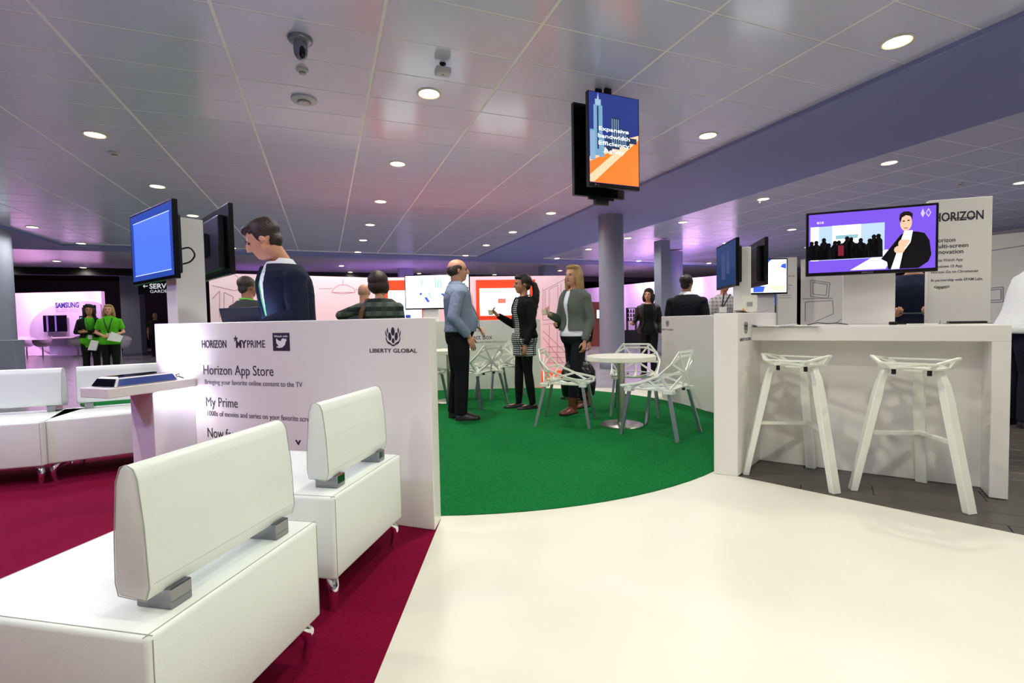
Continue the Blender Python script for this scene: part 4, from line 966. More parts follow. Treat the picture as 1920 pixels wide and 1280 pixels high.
# plaid shirt
_, pq = person('short haired person in a dark green checked shirt with brown bag strap, seen from behind', 1.645, g0(714, 4.95, .005), (.40, .92), 'f', m_skin, vox=.009, hair='bob', hairmat=hm_brown, head=(-.5, 0, 0), wide=1.12,
    arms={'L': ((.235, .045, .735), (.215, -.10, .655), ((-.5, -.6, .2), (-1, 0, 0), .6)), 'R': ((-.135, .01, .63), (-.12, -.10, .53))}, top=dict(name='checked_shirt', mat=plaid('green_check', '18211f', '55605a', '2b3733', .105, .092), hem=.47, inf=.020), bottom=dict(mat=c_jean), shoes=dict(mat=s_black))
sb = thing('shoulder_bag', 'brown leather shoulder bag strap over the checked shirt', 'bag', pq((.1, .1, .5)))
MB().extr([pq(v) for v in ((.06, .02, .838), (.085, .02, .833), (.098, .088, .76), (.135, .098, .60), (.155, .10, .48), (.13, .10, .48), (.11, .096, .60), (.072, .086, .76))], Vector((-.40, -.92, 0)), .006).build('strap', M('strap_brown', '6e5038', .6), sb)
MB().extr([pq(v) for v in ((.08, .105, .47), (.21, .105, .47), (.21, .105, .36), (.08, .105, .36))], Vector((-.40, -.92, 0)), .05).build('pouch', M('strap_brown', '6e5038', .6), sb, bevel=(.01, 2))
person('bald man mostly hidden behind the checked shirt', 1.675, g0(684, 6.7, .005), (.3, .95), 'm', m_skin, hair=None, top=dict(name='pullover', mat=clo('grey_pullover', '4a4a4e'), hem=.48), bottom=dict(mat=c_jean), shoes=dict(mat=s_black))
# man at the right edge
person('man in a white shirt and dark jeans bending at the right edge of the picture', 1.85, g0(1917, 4.75, -.014), (.85, -.5), 'm', m_skin3, lean=.34, hair='short', hairmat=hm_black,
    arms={'R': ((-.17, .0, .80), (-.12, -.17, .86)), 'L': ((.16, -.16, .70), (.13, -.28, .62))}, top=dict(name='shirt', mat=c_white, hem=.50, inf=.028, sleeve=.75, arm_k=1.6), bottom=dict(mat=clo('blue_black_denim', '151a2a'), k=1.25), shoes=dict(mat=s_black), belt=s_black)
# man behind the large television
_, pt = person('man in navy suit standing behind the large television with a tablet', 1.80, g0(1712, 4.62, -.014), (-.85, -.5), 'm', m_skin, hair='short', hairmat=hm_dark, arms={'L': ((.15, -.03, .635), (.08, -.16, .62), ((-.5, -.8, .1), (0, 0, 1), .5)), 'R': ((-.15, -.03, .635), (-.08, -.17, .62), ((.3, -.9, .1), (0, 0, 1), .5))}, top=dict(name='blazer', mat=c_navy, hem=.46, inf=.02), bottom=dict(mat=c_navy), shoes=dict(mat=s_black))
a = pt((0, -.20, .632)); tbl = thing('tablet', 'grey tablet held in the hands of the navy suited man', 'tablet', a)
MB().obox(a, vh((.85, -.5)), Vector((-.5, -.85, 0)).normalized(), (0, 0, 1), -.12, .14, -.09, .09, -.004, .006).build('casing', M('tablet_grey', '54565e', .35), tbl, bevel=(.003, 1))
# two hostesses far left
_, pg1 = person('hostess with long dark curls, black cardigan over a lime shirt, arms crossed', 1.70, g0(168, 11.0, -.014), (.30, -.95), 'f', m_skin2, hair='curly', hairmat=hm_dark, arms={'L': ((.14, -.02, .635), (-.03, -.12, .64), ((-1, 0, 0), (0, 1, 0), .3)), 'R': ((-.14, -.02, .635), (.03, -.10, .625), ((1, 0, 0), (0, 1, 0), .3))},
    inner=(c_green, .43, .010, 0), top=dict(name='cardigan', mat=c_black, hem=.56, inf=.022, gap=(.35, .3, .5)), bottom=dict(mat=c_tights, k=1.05), shoes=dict(mat=s_black, flat=True), lanyard=dict(mat=lan_green, z=.6, inf=.024))
_, pg2 = person('blonde hostess in a lime green polo shirt holding white papers', 1.69, g0(205, 10.9, -.014), (.10, -.99), 'f', m_skin, hair='long', hairmat=hm_blonde, arms={'L': ((.145, -.0, .63), (.03, -.13, .575), ((-1, -.3, 0), (0, 1, 0), .4)), 'R': ((-.145, -.0, .63), (-.03, -.13, .58), ((1, -.3, 0), (0, 1, 0), .4))},
    top=dict(name='polo_shirt', mat=c_green, hem=.47, inf=.016, sleeve=.72, arm_k=1.5, flare=.01), collar=c_green, bottom=dict(mat=c_tights, k=1.08), shoes=dict(mat=s_black, flat=True), lanyard=dict(mat=lan_black, z=.62, inf=.02))
pa = thing('paper_sheets', 'white paper sheets in the hands of the blonde hostess', 'paper', pg2((.09, -.16, .52)))
MB().extr([pg2(v) for v in ((.0, -.16, .53), (.14, -.165, .50), (.17, -.15, .58), (.05, -.15, .64))], Vector((0, -1, 0)), .004).build('sheets', M('paper_white', 'e6e6ea', .7), pa)
pa = thing('paper_bag', 'small pale bag hanging between the two hostesses', 'bag', pg2((-.15, -.10, .42)))
MB().extr([pg2(v) for v in ((-.20, -.12, .41), (-.12, -.12, .40), (-.09, -.12, .52), (-.16, -.12, .535))], Vector((0, -1, 0)), .05).build('bag_body', M('paper_white', 'e6e6ea', .7), pa)
person('staff man in dark shirt standing in the dark hall below the hanging sign', 1.76, g0(291, 19.5, -.014), (.15, -.98), 'm', m_skin2, vox=.016, hair='bald', hairmat=hm_dark, top=dict(name='t_shirt', mat=clo('dark_grey_tee', '26262a'), hem=.48, inf=.016, sleeve=.7), bottom=dict(mat=c_jean), shoes=dict(mat=s_black))
person('person in a pale patterned shirt half hidden below the right corner television', 1.82, g0(1357, 8.2, -.014), (-.3, -.9), 'f', m_skin2, vox=.014, hair='short', hairmat=hm_black, top=dict(name='blouse', mat=plaid('pale_pattern', 'b9b4b8', '8c8790', 'd8d4d6', .05, .06), hem=.48, inf=.016), bottom=dict(mat=c_jean), shoes=dict(mat=s_black))

# ---- cups in hands
m_cup = M('cream_porcelain', 'e7dcc4', .25)
def cup(label, c):
    t = thing('coffee_cup', label, 'cup', c); MB().lathe([(.02, 0), (.026, .004), (.034, .05), (.036, .066), (.033, .066), (.030, .01), (.002, .008)], 20, c).build('cup_body', m_cup, t, smooth=50)
    MB().tube([Vector(c)+Vector((.034, 0, .05)), Vector(c)+Vector((.055, 0, .045)), Vector(c)+Vector((.052, 0, .022)), Vector(c)+Vector((.031, 0, .018))], .004, 6).build('handle', m_cup, t)
cup('cream coffee cup in the hand of the woman in the patterned dress', pw((-.035, -.245, .700)))
cup('cream coffee cup in the hand of the blonde woman', pl_((-.06, -.225, .662)))
# ---- black bag behind the near chair
c = atd(1084, 705, 6.35); fb_ = Fr(c, vh(CR))
bg = thing('handbag', 'large black shiny handbag hanging beside the blonde woman', 'handbag', c)
mb = MB(); prof = [(-.22, -.30, .05), (-.24, -.1, .08), (-.21, .08, .07), (-.15, .15, .04)]
rs = []
for v, (hw, th) in zip((-.27, -.24, -.1, .06, .15, .19), ((.17, .04), (.21, .09), (.23, .11), (.22, .09), (.17, .06), (.13, .03))):
    rs.append([fb_.p(hw*math.copysign(abs(math.cos(a))**.6, math.cos(a)), v+.015*math.sin(5*a), th*math.copysign(abs(math.sin(a))**.6, math.sin(a))) for a in [k*math.tau/24 for k in range(24)]])
mb.rings(rs).build('bag_body', M('black_patent', '0b0b0c', .28, bump=(14, .8, .05)), bg, smooth=60)
MB().tube([fb_.p(-.12, .16, .02), fb_.p(-.11, .26, .0), fb_.p(-.03, .33, 0), fb_.p(.05, .27, 0), fb_.p(.1, .16, .02)], .010, 8).build('handle', s_black, bg, smooth=60)
MB().tube([fb_.p(-.1, -.24, -.02), fb_.p(-.08, -.33, 0), fb_.p(.03, -.35, 0), fb_.p(.12, -.25, 0)], .009, 8).build('strap', s_black, bg, smooth=60)
# ---- laptop on the demo desk
a, b = atd(423, 598, 3.45), atd(497, 598, 3.27); a.z = b.z = 1.03
lp = thing('laptop', 'open dark laptop with its lid back towards us on the demo desk', 'laptop', (a+b)/2); fl_ = Fr(a, b-a, Vector((0, 0, 1))-nO*.0)
wl = (b-a).length; lean_ = (Vector((0, 0, 1))+fl_.N*.22).normalized(); fl2 = Fr(a, b-a, lean_)
mb = MB(); fl_.box(mb, 0, wl, .001, .016, -.22, .0); mb.build('keyboard_base', M('laptop_dark', '20242e', .4), lp, bevel=(.003, 1))
mb = MB(); fl2.box(mb, 0, wl, .012, .225, -.008, .0); mb.build('lid', M('laptop_lid', '2b3350', .35, .4), lp, bevel=(.003, 1))
mb = MB(); fl2.box(mb, .012, wl-.012, .025, .212, -.0092, -.0078); mb.build('screen', E_('laptop_screen', 'c8d8ff', 6), lp)
mb = MB(); fl2.flat(mb, ellp(wl/2, .05, .012, .006, 14), .0003); mb.build('maker_mark', M('laptop_mark', '7a8090', .3), lp)
# ================================================================== BACKGROUND STANDS
m_pink = M('pink_print_wall', 'eedbe2', .6); m_pinkline = M('pink_drawing_line', 'b98a9c', .6); m_redp = M('orange_red_board', 'f0481c', .5)
def wallseg(name, label, a, b, z1, mat, th=.08, z0=-.012):
    a = Vector((a.x, a.y, 0)); b = Vector((b.x, b.y, 0)); fr = Fr(a, b-a); t = thing(name, label, 'wall panel', (a+b)/2)
    mb = MB(); fr.box(mb, 0, (b-a).length, z0, z1, -th, 0); mb.build('body', mat, t); fr.w = (b-a).length; return t, fr
def lines(fr, segs, mat, t, w_=.012, name='line_drawing'):
    mb = MB()
    for pts in segs:
        q = [uvpx(fr, *p) for p in pts]
        for (u0, v0), (u1, v1) in zip(q[:-1], q[1:]):
            d_ = Vector((u1-u0, v1-v0)); 
            if d_.length < 1e-6: continue
            n_ = Vector((-d_.y, d_.x)).normalized()*w_/2
            fr.flat(mb, [(u0-n_.x, v0-n_.y), (u1-n_.x, v1-n_.y), (u1+n_.x, v1+n_.y), (u0+n_.x, v0+n_.y)], .001, .001)
    return mb.build(name, mat, t)
t1, f1 = wallseg('exhibition_wall', 'pink printed wall behind the blazer man with a door and lamp outline', g0(395, 9.0), g0(700, 10.5), 2.12, m_pink)
lines(f1, [[(398, 560), (412, 545), (412, 595)], [(420, 592), (420, 548), (437, 556), (437, 592)], [(440, 515), (470, 540)], [(398, 535), (440, 545), (480, 532)],
           [(643, 524), (643, 534), (636, 534), (625, 541), (622, 548), (666, 548), (664, 541), (651, 534), (643, 534)], [(622, 548), (640, 551), (666, 548)], [(598, 541), (622, 541)], [(666, 543), (690, 543)]], m_pinkline, t1)
t2_, f2_ = wallseg('exhibition_wall', 'pink printed wall with staircase outline behind the two talking people', g0(700, 10.5), g0(1064, 10.9), 2.12, m_pink)
lines(f2_, [[(1018, 545), (1062, 522)], [(1018, 540), (1018, 600)], [(1022, 545), (1022, 590)], [(1030, 542), (1046, 534), (1046, 590)], [(1030, 542), (1030, 592)], [(1052, 532), (1052, 600)], [(1018, 600), (1062, 596)], [(1018, 608), (1062, 604)], [(1018, 620), (1060, 660)], [(1018, 632), (1056, 680)], [(1024, 650), (1060, 650)], [(1024, 660), (1060, 660)], [(1024, 670), (1060, 670)], [(1024, 680), (1060, 680)], [(1030, 610), (1030, 680)], [(1045, 615), (1045, 680)]], m_pinkline, t2_)
def board(label, fr, x0, x1, y0, y1, sx0, sx1, sy0, sy1, mark=True):
    u0, v1 = uvpx(fr, x0, y0); u1, _ = uvpx(fr, x1, y0); _, v0 = uvpx(fr, x0, y1)
    c = fr.p((u0+u1)/2, v0, .02); t = thing('poster_board', label, 'sign board', c)
    mb = MB(); fr.box(mb, u0, u1, v0, v1, .001, .02); mb.build('frame', m_redp, t)
    a0, b1 = uvpx(fr, sx0, sy0); a1, _ = uvpx(fr, sx1, sy0); _, b0 = uvpx(fr, sx0, sy1)
    mb = MB(); fr.box(mb, a0, a1, b0, b1, .02, .05); sc = mb.build('screen', E_('screen_white', 'fbfcff', 1.6), t)
    if mark:
        m1 = MB(); w_ = a1-a0; h_ = b1-b0
        fr.flat(m1, [(a0+w_*.36, b0+h_*.45), (a0+w_*.52, b0+h_*.45), (a0+w_*.52, b0+h_*.62), (a0+w_*.36, b0+h_*.62)], .051, .001); m1.build('red_mark', E_('screen_mark_red', 'ff6a5c', 1.2), sc)
        m1 = MB(); fr.flat(m1, [(a0+w_*.55, b0+h_*.52), (a0+w_*.8, b0+h_*.52), (a0+w_*.8, b0+h_*.56), (a0+w_*.55, b0+h_*.56)], .051, .001); fr.flat(m1, [(a0+w_*.45, b0+h_*.12), (a0+w_*.53, b0+h_*.12), (a0+w_*.53, b0+h_*.15), (a0+w_*.45, b0+h_*.15)], .051, .001); m1.build('grey_mark', E_('screen_mark_pink', 'e7b2b4', 1.0), sc)
board('orange framed white screen on the pink wall between the two talking people', f2_, 892, 1003, 525, 601, 899, 992, 541, 592)
board('orange framed white screen on the pink wall beside the checked shirt', f2_, 706, 800, 526, 604, 728, 790, 545, 600, False)
# white television with blue drawing
t, fr, sc = tv('white lit television with small blue pictures left of the bald man', (758, 514, 8.45), (880, 514, 8.3), .60, m_screenw)
bl1, bl2 = E_('screen_cobalt', '3b5fe0', .9), E_('screen_sky', '8fc9e2', 1.0)
spic(fr, [[(.66, .25), (.80, .25), (.86, .62), (.80, .75), (.72, .72)], [(.55, .45), (.60, .45), (.72, .24), (.66, .24)], ellp(.25, .45, .02, .04, 10), [(.30, .34), (.34, .36), (.39, .22), (.35, .2)]], bl1, sc)
spic(fr, [R4(.47, .62, .49, .88), R4(.51, .6, .53, .86), R4(.55, .58, .57, .84), R4(.26, .7, .28, .85), [(.36, .5), (.38, .5), (.42, .3), (.40, .3)], [(.31, .28), (.26, .24), (.29, .3)]], bl2, sc, .0018)
pillar('white pillar under the lit television left of the bald man', fr.p(fr.w*.38, 0, -.12), fr.U, .28, .12, 1.05, 1.75)
zd = 1.051-fr.O.z
for lb, v0, v1, u0, u1 in (('lower blue package on the far counter under the lit television', zd, zd+.10, .03, .10), ('upper blue package stacked on the lower one under the lit television', zd+.101, zd+.22, .02, .09)):
    mb = MB(); fr.box(mb, u0, u1, v0, v1, -.02, .05); tag(mb.build('package', M('cobalt_card', '2e55c8', .5), org=fr.p(.06, v0, .0), bevel=(.004, 1)), lb, 'package')
# ---- far left stand with oval
m_lilac = M('lilac_lit_wall', 'f2e6f6', .6)
a, b = g0(10, 23.6), g0(192, 23.4)
t3, f3 = wallseg('exhibition_wall', 'pink lit white wall with a grey oval and brand lettering at the far left', a, b, 2.95, m_lilac, .2)
mb = MB(); cu, cv = uvpx(f3, 152, 618); eu, _ = uvpx(f3, 58, 618); _, tv_ = uvpx(f3, 152, 564)
pts = [(u, v) for u, v in ellp(cu, cv, cu-eu, tv_-cv, 48) if True]; pts = [(min(u, f3.w), max(v, .0)) for u, v in pts]
f3.flat(mb, pts, .002, .06); mb.build('oval', M('oval_grey', 'aeb2bc', .5), t3)
tpx(f3, 'SAMSUNG', 106.5, 151, 577, 567.5, M('brand_blue', '23356f', .5), t3, .05, n=.07); tpx(f3, 'BUSINESS', 107, 150, 585, 579, M('brand_grey', '8f93a0', .5), t3, .01, n=.07)
t, fr, sc = tv('dark television mounted on the grey oval at the far left', (80, 591, 23.2), (124, 591, 23.2), .78, M('tv_dark_screen', '0b0912', .1))
spic(fr, [R4(.14, .03, .22, .97), R4(.50, .03, .57, .97)], E_('screen_violet', '9a6cd0', .7), sc)
t, fr, sc = tv('small television partly hidden behind the curly haired hostess', (148, 592, 23.2), (166, 592, 23.2), .75, M('tv_dark_screen', '0b0912', .1)); spic(fr, [R4(.1, .6, .5, .9)], E_('screen_sky', '8fc9e2', 1.0), sc)
ct = thing('counter', 'low white counter in front of the grey oval', 'counter', g0(105, 22.6, -.014)); f4 = Fr(g0(82, 22.6, -.014), g0(200, 22.4)-g0(82, 22.6))
mb = MB(); f4.box(mb, .2, 2.9, 0, .75, -.5, 0); mb.build('body', M('counter_grey', '9a9fb4', .4), ct); mb = MB(); f4.box(mb, .0, 3.0, .75, .80, -.55, .15); mb.build('counter_top', m_white, ct, bevel=(.01, 1))
fl3 = MB().lathe([(1.0, -.013), (1.0, -.006), (.01, -.006)], 48, (g0(58, 22.4).x, g0(58, 22.4).y, 0)); tag(fl3.build('round_rug', M('pale_rug', 'e3dce6', .6), smooth=30), 'pale round floor disc in front of the pink far wall', 'rug')
m_tulip = M('white_gloss_shell', 'e6e0ec', .25)
def tub(label, x, d, rz):
    c = g0(x, d, -.006); t = thing('tub_chair', label, 'chair', c, rz, 'white tub chairs far away', local=True)
    rs = []
    for z, r in ((.40, .10), (.42, .2), (.5, .29), (.62, .33), (.72, .335), (.72, .315), (.62, .31), (.5, .26), (.43, .16)):
        rs.append([(r*math.cos(k*math.tau/24), r*math.sin(k*math.tau/24), z+(.16*max(0, math.sin(k*math.tau/24)) if z > .55 else 0)) for k in range(24)])
    MB().rings(rs).build('shell', m_tulip, t, smooth=60); MB().lathe([(.2, 0), (.2, .012), (.03, .03), (.025, .40)], 24).build('pedestal', m_chrome, t, smooth=50)
tub('white tub chair left one of the pair on the round disc far away', 47, 21.9, .6); tub('white tub chair right one of the pair on the round disc far away', 77, 21.6, -.7); tub('white tub chair beside the blonde hostess far away', 224, 18.0, .2); tub('pale tub chair left of the curly haired hostess far away', 143, 21.0, -.3)
# ---- hanging direction sign
a, b = g0(262, 17.0), g0(350, 16.8); SG = thing('direction_sign', 'dark hanging sign with white wardrobe arrow lettering left of the television pillar', 'sign', (a+b)/2+Vector((0, 0, 2.4)))
fg = Fr(Vector((a.x, a.y, 0)), b-a); u0, v0 = uvpx(fg, 262, 552); _, v1 = uvpx(fg, 262, 527); mb = MB(); fg.box(mb, 0, (b-a).length, v0, v1, -.08, 0); mb.build('board', M('sign_dark', '14131a', .5), SG)
mb = MB(); fg.box(mb, .3, .34, v1, 3.5, -.06, -.02); fg.box(mb, 1.3, 1.34, v1, 3.5, -.06, -.02); mb.build('hanger', m_black, SG)
m_sl = E_('sign_lettering', 'dfe2ea', .55); tpx(fg, 'SERVICES', 280.5, 340, 541, 532, m_sl, SG, .03); tpx(fg, 'GARDEROBE', 281.5, 340, 549, 543.5, m_sl, SG)
u0, v0 = uvpx(fg, 268, 536.5); u1, _ = uvpx(fg, 277, 536.5); k = (u1-u0)/9
mb = MB(); fg.flat(mb, [(u0, v0), (u0+3.2*k, v0+3*k), (u0+3.2*k, v0+.7*k), (u1, v0+.7*k), (u1, v0-.7*k), (u0+3.2*k, v0-.7*k), (u0+3.2*k, v0-3*k)], .001); mb.build('arrow', m_sl, SG)
# ---- right hand background: lilac wall, bottle shelf, black counter
t5, f5 = wallseg('exhibition_wall', 'pink and purple lit wall far behind the smiling woman in black', g0(1095, 27), g0(1375, 19.5), 2.85, m_lilac, .2)
a, b = g0(1174, 23.2), g0(1204, 22.8); bs = thing('bottle_rack', 'dark rack of bottles beside the smiling woman in black', 'rack', ((a+b)/2)[:]); fq = Fr(Vector((a.x, a.y, -.014)), b-a); wq = (b-a).length
mb = MB()
for z in (1.05, 1.25, 1.45, 1.65): fq.box(mb, 0, wq, z, z+.03, -.2, 0)
for u in (.0, wq*.55, wq-.05): fq.box(mb, u, u+.05, .6, 1.68, -.2, 0)
mb.build('shelves', m_black, bs); mb = MB(); fq.box(mb, -.05, wq*.9, 0, .62, -.4, .1); mb.build('cabinet', m_blackm, bs)
for z, zn in ((1.08, 'lowest'), (1.28, 'middle'), (1.48, 'highest')):
    for k in range(6):
        c = fq.p(.08+k*(wq-.14)/5, z, -.1); o = MB().lathe([(.03, 0), (.033, .01), (.033, .085), (.014, .12), (.014, .15)], 10, c).build('bottle', M('bottle_dark', '241a2c', .15), org=c, smooth=50); tag(o, f'tiny dark bottle on the {zn} filled shelf of the far rack, {ORD[k]} from the left', 'bottle', 'bottles on the far rack')
t, fr, sc = tv('small lit screen on a red stand left of the round column', (1118, 580, 20.8), (1132, 580, 20.75), .40, E_('screen_pale_blue', 'cfe0ff', 1.2)); 
st_ = thing('exhibition_stand', 'red brown stand wall seen between the blonde woman and the round column', 'wall panel', g0(1120, 21.0)); fq = Fr(g0(1102, 20.98), CR); mb = MB(); fq.box(mb, 0, .75, -.012, 1.9, -.1, 0); mb.build('body', M('red_brown_panel', '8a4038', .5), st_)
# ---- behind the right corner
t6, f6 = wallseg('menu_panel', 'white sign panel with small grey text behind the far corner television', g0(1453, 7.9), g0(1494, 7.8), 2.06, m_white, .06)
for s, xl, xr, yb in [('LIBERTY GLOBAL', 1478, 1490, 519), ('Horizon', 1478, 1486, 536), ('TV', 1478, 1481, 542)]: tpx(f6, s, xl, xr, yb, yb-3, m_ink2, t6)
for yb in (555, 559): tpx(f6, 'your entertainment', 1461, 1484, yb, yb-2.4, m_ink2, t6)
t7, f7 = wallseg('advertising_poster', 'blue football poster panel left of the grey text panel', g0(1434, 7.85), g0(1455, 7.85), 1.6, M('poster_navy', '18233f', .4, noise=(3, '3a2c22')), .05)
tpx(f7, 'FOX', 1436, 1449, 555, 548, m_inkw, t7, .03); lines(f7, [[(1435, 565), (1448, 563)], [(1435, 569), (1442, 568)]], m_inkw, t7, .02, 'poster_lines')
u0, v0 = uvpx(f7, 1444, 580); mb = MB(); f7.flat(mb, ellp(u0, v0, .06, .06, 18), .002); f7.flat(mb, ellp(u0-.02, v0-.13, .07, .07, 18), .002); mb.build('ball_picture', M('poster_gold', '9a7a4a', .5), t7)
u0, v0 = uvpx(f7, 1435, 572); u1, v1 = uvpx(f7, 1455, 550); mb = MB(); f7.flat(mb, [(u0, v0), (u1, v0), (u1, v1), (u0, v1)], .0005); mb.build('poster_sky', E_('poster_blue', '2543a8', .5), t7)
t, fr, sc = tv('lit television showing a pale close-up behind the corner televisions', (1376, 486, 7.0), (1477, 484, 6.95), .51, m_screenw)
spic(fr, [[(.36, .06), (.55, .06), (.58, .22), (.36, .25)], [(.62, .86), (.70, .97), (.55, .97)], [(.86, .76), (.97, .70), (.97, .86), (.9, .84)]], bl1, sc); spic(fr, [[(.70, .10), (.95, .10), (.96, .28), (.80, .22), (.66, .30)]], E_('screen_peach', 'f3cdb4', 1.1), sc)
pillar('white pillar below the lit television behind the corner televisions', fr.p(fr.w*.52, 0, -.12), fr.U, .42, .12, 0, 1.6)
t8, f8 = wallseg('exhibition_wall', 'pale wall panel with grey television outlines left of the large television', g0(1501, 8.2), g0(1600, 7.8), 2.06, m_white, .08)
m_gl = M('grey_drawing_line', '9a9aa6', .6)
lines(f8, [[(1520, 525), (1520, 556), (1553, 559), (1556, 530), (1520, 525)], [(1524, 529), (1524, 551), (1549, 554), (1551, 533), (1524, 529)], [(1510, 602), (1510, 566), (1561, 563), (1563, 588), (1528, 603)], [(1504, 560), (1562, 559)], [(1568, 605), (1578, 598)]], m_gl, t8, .012)
t9, f9 = wallseg('exhibition_wall', 'white wall with grey screen outlines at the right edge of the picture', g0(1770, 6.3), g0(2120, 5.2), 2.06, m_white, .08)
lines(f9, [[(1855, 540), (1881, 538), (1881, 566), (1855, 567)], [(1855, 544), (1877, 542), (1877, 562), (1855, 563)], [(1857, 470), (1935, 458)]], m_gl, t9, .012)
u = g0(1697, 5.6); pp_ = thing('purple_sign', 'glowing purple sign behind the man in the navy suit', 'sign', (u.x, u.y, 1.0)); fq = Fr(g0(1676, 5.6), CR); u0, v0 = uvpx(fq, 1678, 612); u1, v1 = uvpx(fq, 1720, 573)
mb = MB(); fq.box(mb, u0, u1, -.012, v1, -.05, 0); mb.build('board', E_('purple_glow', '8a5fe6', .8), pp_); tpx(fq, 'experience', 1679, 1697, 599, 596, m_inkw, pp_, n=.002)
# ================================================================== SMALL THINGS ON THE COUNTERS
m_paper = M('leaflet_paper', 'dcdcd8', .5)
def leaflet(label, x, y, z, w_, l_, rot, col=None, curl=.015):
    c = onz(x, y, z); t = thing('leaflet', label, 'leaflet', c, rot, local=True)
    rs = []
    for k in range(5):
        u = -l_/2+l_*k/4; h_ = curl*(k/4-.5)**2*2; rs.append([(u, -w_/2, .001+h_), (u, w_/2, .001+h_), (u, w_/2, .0035+h_), (u, -w_/2, .0035+h_)])
    MB().rings(rs).build('sheet', col or m_paper, t)
zt = 1.1505
def spot(dx, dy): return (2.75+dx, 2.75+dy)
def put_leaf(label, xy, z, w_, l_, rot, col=None, curl=.02):
    t = thing('leaflet', label, 'leaflet', (xy[0], xy[1], z), rot, local=True); rs = []
    for k in range(5):
        u = -l_/2+l_*k/4; h_ = curl*(k/4-.5)**2*2; rs.append([(u, -w_/2, .001+h_), (u, w_/2, .001+h_), (u, w_/2, .0035+h_), (u, -w_/2, .0035+h_)])
    MB().rings(rs).build('sheet', col or m_paper, t)
def on_ray(x, d, z): p = atd(x, 600, d); return (p.x, p.y)
put_leaf('grey leaflet lying on top of the corner block, left of the orange print card', on_ray(1374, 4.45, 0), zt, .16, .22, .4, M('leaflet_grey', '6f6a72', .5))
put_leaf('curled dark leaflet hanging over the top of the corner block', on_ray(1407, 4.15, 0), zt, .15, .24, -.3, M('leaflet_dark', '77746c', .5), .05)
p = on_ray(1407, 4.6, 0); cd = thing('info_card', 'white card with an orange and yellow print standing on the corner block', 'card', (p[0], p[1], zt)); fc = Fr((p[0]-.0, p[1], zt), CR); fc.U = vh(CR); fc.N = fc.U.cross(Vector((0, 0, 1)))
mb = MB(); fc.box(mb, -.075, .065, 0, .175, -.012, 0); mb.build('card', M('card_white', 'eceadf', .5), cd); mb = MB(); fc.flat(mb, [(-.075, .0), (-.035, .0), (-.045, .03), (-.075, .055)], .0006); mb.build('orange_print', M('card_orange', 'e88a3c', .5), cd); mb = MB(); fc.flat(mb, [(-.035, .07), (.02, .07), (.02, .11), (-.035, .11)], .0006); mb.build('grey_print', M('card_grey', 'a3a3a8', .5), cd)
p = on_ray(1357, 4.6, 0); wc = thing('card_holder', 'small white square holder with black clip stand on the corner block', 'stand', (p[0], p[1], zt)); fc = Fr((p[0], p[1], zt), vh(CR))
mb = MB(); fc.box(mb, -.03, .03, 0, .07, -.03, 0); mb.build('foot', m_white, wc, bevel=(.003, 1)); mb = MB(); mb.bar(fc.p(-.01, .07, -.015), fc.p(.01, .20, -.015), .012, .008); mb.bar(fc.p(.0, .07, -.015), fc.p(.07, .19, -.015), .012, .008); mb.build('clip_arm', m_black, wc)
zb = 1.0445
put_leaf('open magazine with dark cover edge on the left end of the bar', onz(1450, 611, 1.05)[:2], zb, .20, .28, -.7, M('magazine', 'b9b6bd', .4), .03)
put_leaf('white brochure lying beside the open magazine on the bar', onz(1500, 610.5, 1.05)[:2], zb, .16, .24, -1.0)
c = onz(1560, 609.5, zb); cbx = thing('cable', 'thin black cable curled on the bar left of the white pillar', 'cable', c); U = dB; Vv = -nB
MB().tube([c+U*(-.16)+Vector((0, 0, .004)), c+U*-.10+Vv*.06+Vector((0, 0, .02)), c+U*-.03+Vv*.08+Vector((0, 0, .012)), c+U*.03+Vv*.04+Vector((0, 0, .016)), c+U*.1+Vv*.02+Vector((0, 0, .004))], .004, 6).build('lead', m_black, cbx, smooth=60)
c = onz(1683, 608.5, zb); bxx = thing('black_clip', 'small black charger lying at the foot of the white pillar on the bar', 'charger', c)
MB().obox(c, dB, nB, (0, 0, 1), -.05, .0, -.025, .025, .0, .022).build('body', m_black, bxx, bevel=(.004, 1)); MB().obox(c, dB, nB, (0, 0, 1), .0, .05, -.008, .008, .002, .010).build('plug', m_black, bxx)
c = onz(1812, 606.5, zb); ph = thing('phone', 'flat black phone on a grey pad at the right end of the bar', 'phone', c)
MB().obox(c, dB, nB, (0, 0, 1), -.12, .12, -.06, .06, .0, .004).build('pad', M('pad_grey', '6d7068', .5), ph); MB().obox(c, dB, nB, (0, 0, 1), -.10, .10, -.045, .045, .004, .018).build('body', m_black, ph, bevel=(.005, 2))
c = onz(1762, 607, zb); kn = thing('fixing_knob', 'tiny grey knob standing on the bar before the sign panel', 'knob', c); MB().lathe([(.008, 0), (.008, .006), (.004, .008), (.004, .02), (.007, .024), (.003, .03)], 12, c).build('body', m_steel, kn, smooth=50)

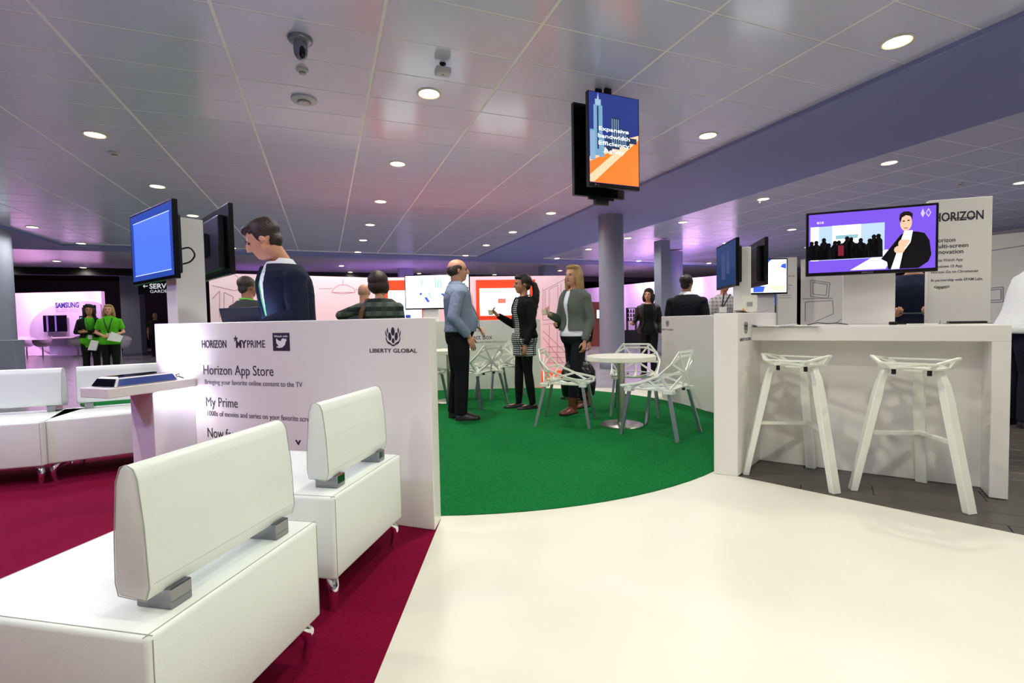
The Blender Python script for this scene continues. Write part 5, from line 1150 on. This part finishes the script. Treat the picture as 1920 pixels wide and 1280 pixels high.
# ================================================================== CEILING DEVICES
def ceil_at(x, y): return onz(x, y, ZC-.004)
c = ceil_at(563, 72); t = thing('security_camera', 'grey dome security camera hanging from the ceiling', 'camera', c); m_cg = M('camera_grey', '8d90a0', .3, .5)
MB().lathe([(.10, 0), (.10, -.02), (.085, -.034), (.055, -.04)], 32, c).build('flange', m_cg, t, smooth=50); MB().lathe([(.056, -.036), (.058, -.10), (.052, -.14), (.034, -.168), (.004, -.178)], 28, c).build('housing', m_cg, t, smooth=60)
MB().ell(Vector(c)+Vector((.012, -.028, -.125)), (.030, .040, .055)).build('lens_slot', M('gloss_black', '0a0a12', .08), t, smooth=60)
def smoke(name, label, x, y, r, h_, cat):
    c = ceil_at(x, y); t = thing(name, label, cat, c); MB().lathe([(r, 0), (r, -h_*.3), (r*.8, -h_*.5), (r*.5, -h_*.6), (r*.45, -h_), (.002, -h_)], 28, c).build('housing', M('device_white', 'cfcbd2', .4), t, smooth=40)
    MB().lathe([(r*.52, -h_*.62), (r*.52, -h_*.74), (r*.46, -h_*.76)], 24, c).build('vent_ring', M('device_dark', '3a3840', .5), t)
smoke('smoke_detector', 'small white smoke detector between the dome camera and the ceiling speaker', 567, 130, .055, .05, 'detector'); smoke('ceiling_speaker', 'wide white ceiling speaker below the dome camera', 570, 186, .13, .05, 'speaker')
smoke('smoke_detector', 'white smoke detector beside the leftmost row of downlights', 215, 286, .07, .05, 'detector'); smoke('smoke_detector', 'white smoke detector in the ceiling right of the grey beam, above the large television', 1800, 343, .06, .05, 'detector'); smoke('sprinkler_head', 'small sprinkler head in the ceiling beside the corner televisions', 1424, 375, .04, .06, 'sprinkler')
c = ceil_at(830, 119); t = thing('motion_sensor', 'white box motion sensor on a short arm in the ceiling', 'sensor', c); MB().lathe([(.03, 0), (.03, -.01), (.012, -.014), (.012, -.05)], 18, c).build('stem', m_blackm, t); MB().box(c.x-.07, c.x+.07, c.y-.05, c.y+.05, c.z-.105, c.z-.045).build('box', M('device_white', 'cfcbd2', .4), t, bevel=(.012, 2)); MB().lathe([(.01, 0), (.002, -.004)], 12, (c.x, c.y, c.z-.105)).build('eye', m_black, t)

# ================================================================== COLOURED STAND LIGHTS (real fittings of the neighbouring stands)
def wash(loc, target, power, col, size=.3, cone=2.0): lamp('stand_wash_lamp', 'SPOT', loc, power, col, size, target, cone, .8)
PK, VI = (1.0, .5, .93), (.60, .25, 1.0)
for x, d in ((20, 21.5), (80, 21.5), (150, 21.5)):
    a = g0(x, d, 3.2); wash(a, g0(x, d+2.2, 1.5), 350, PK)
for x, d in ((1130, 24), (1200, 22.5), (1280, 20.5), (1350, 18.5)):
    a = g0(x, d, 3.2); wash(a, g0(x, d+2.4, 1.4), 170, (.90, .50, 1.0))
for x, d in ((200, 20.5), (500, 20.5), (700, 20.5), (800, 20.5), (1220, 19.5), (1320, 16.5)):
    wash(g0(x, d, 1.6), g0(x, d, 4.0), 60, VI, .3, 2.4)
for x, d in ((480, 8.2), (640, 9.2), (860, 9.6), (1000, 9.8)):
    wash(g0(x, d, 3.2), g0(x, d+1.3, 1.2), 60, (1.0, .84, .90), .2, 1.9)
# strip lights at the shelf
q = pp(.20, .10); lamp('shelf_strip_lamp', 'AREA', (*pp(.135, -.011), .728), 1.2, (.84, .78, 1.0), .24, size_y=.012).rotation_euler = (0, 0, math.atan2(nO.y, nO.x))
lamp('shelf_back_lamp', 'SPOT', (*pp(.12, .13), .862), 14, (.80, .72, 1.0), .02, (*pp(-.05, .12), .98), 2.6, 1.0)
for lx, ly_ in ((-4.6, 2.2), (-3.6, 6.6)): wash((lx, ly_, 3.3), (-1.6, 4.2, .3), 170, (.52, .42, 1.0), .25, 1.6)
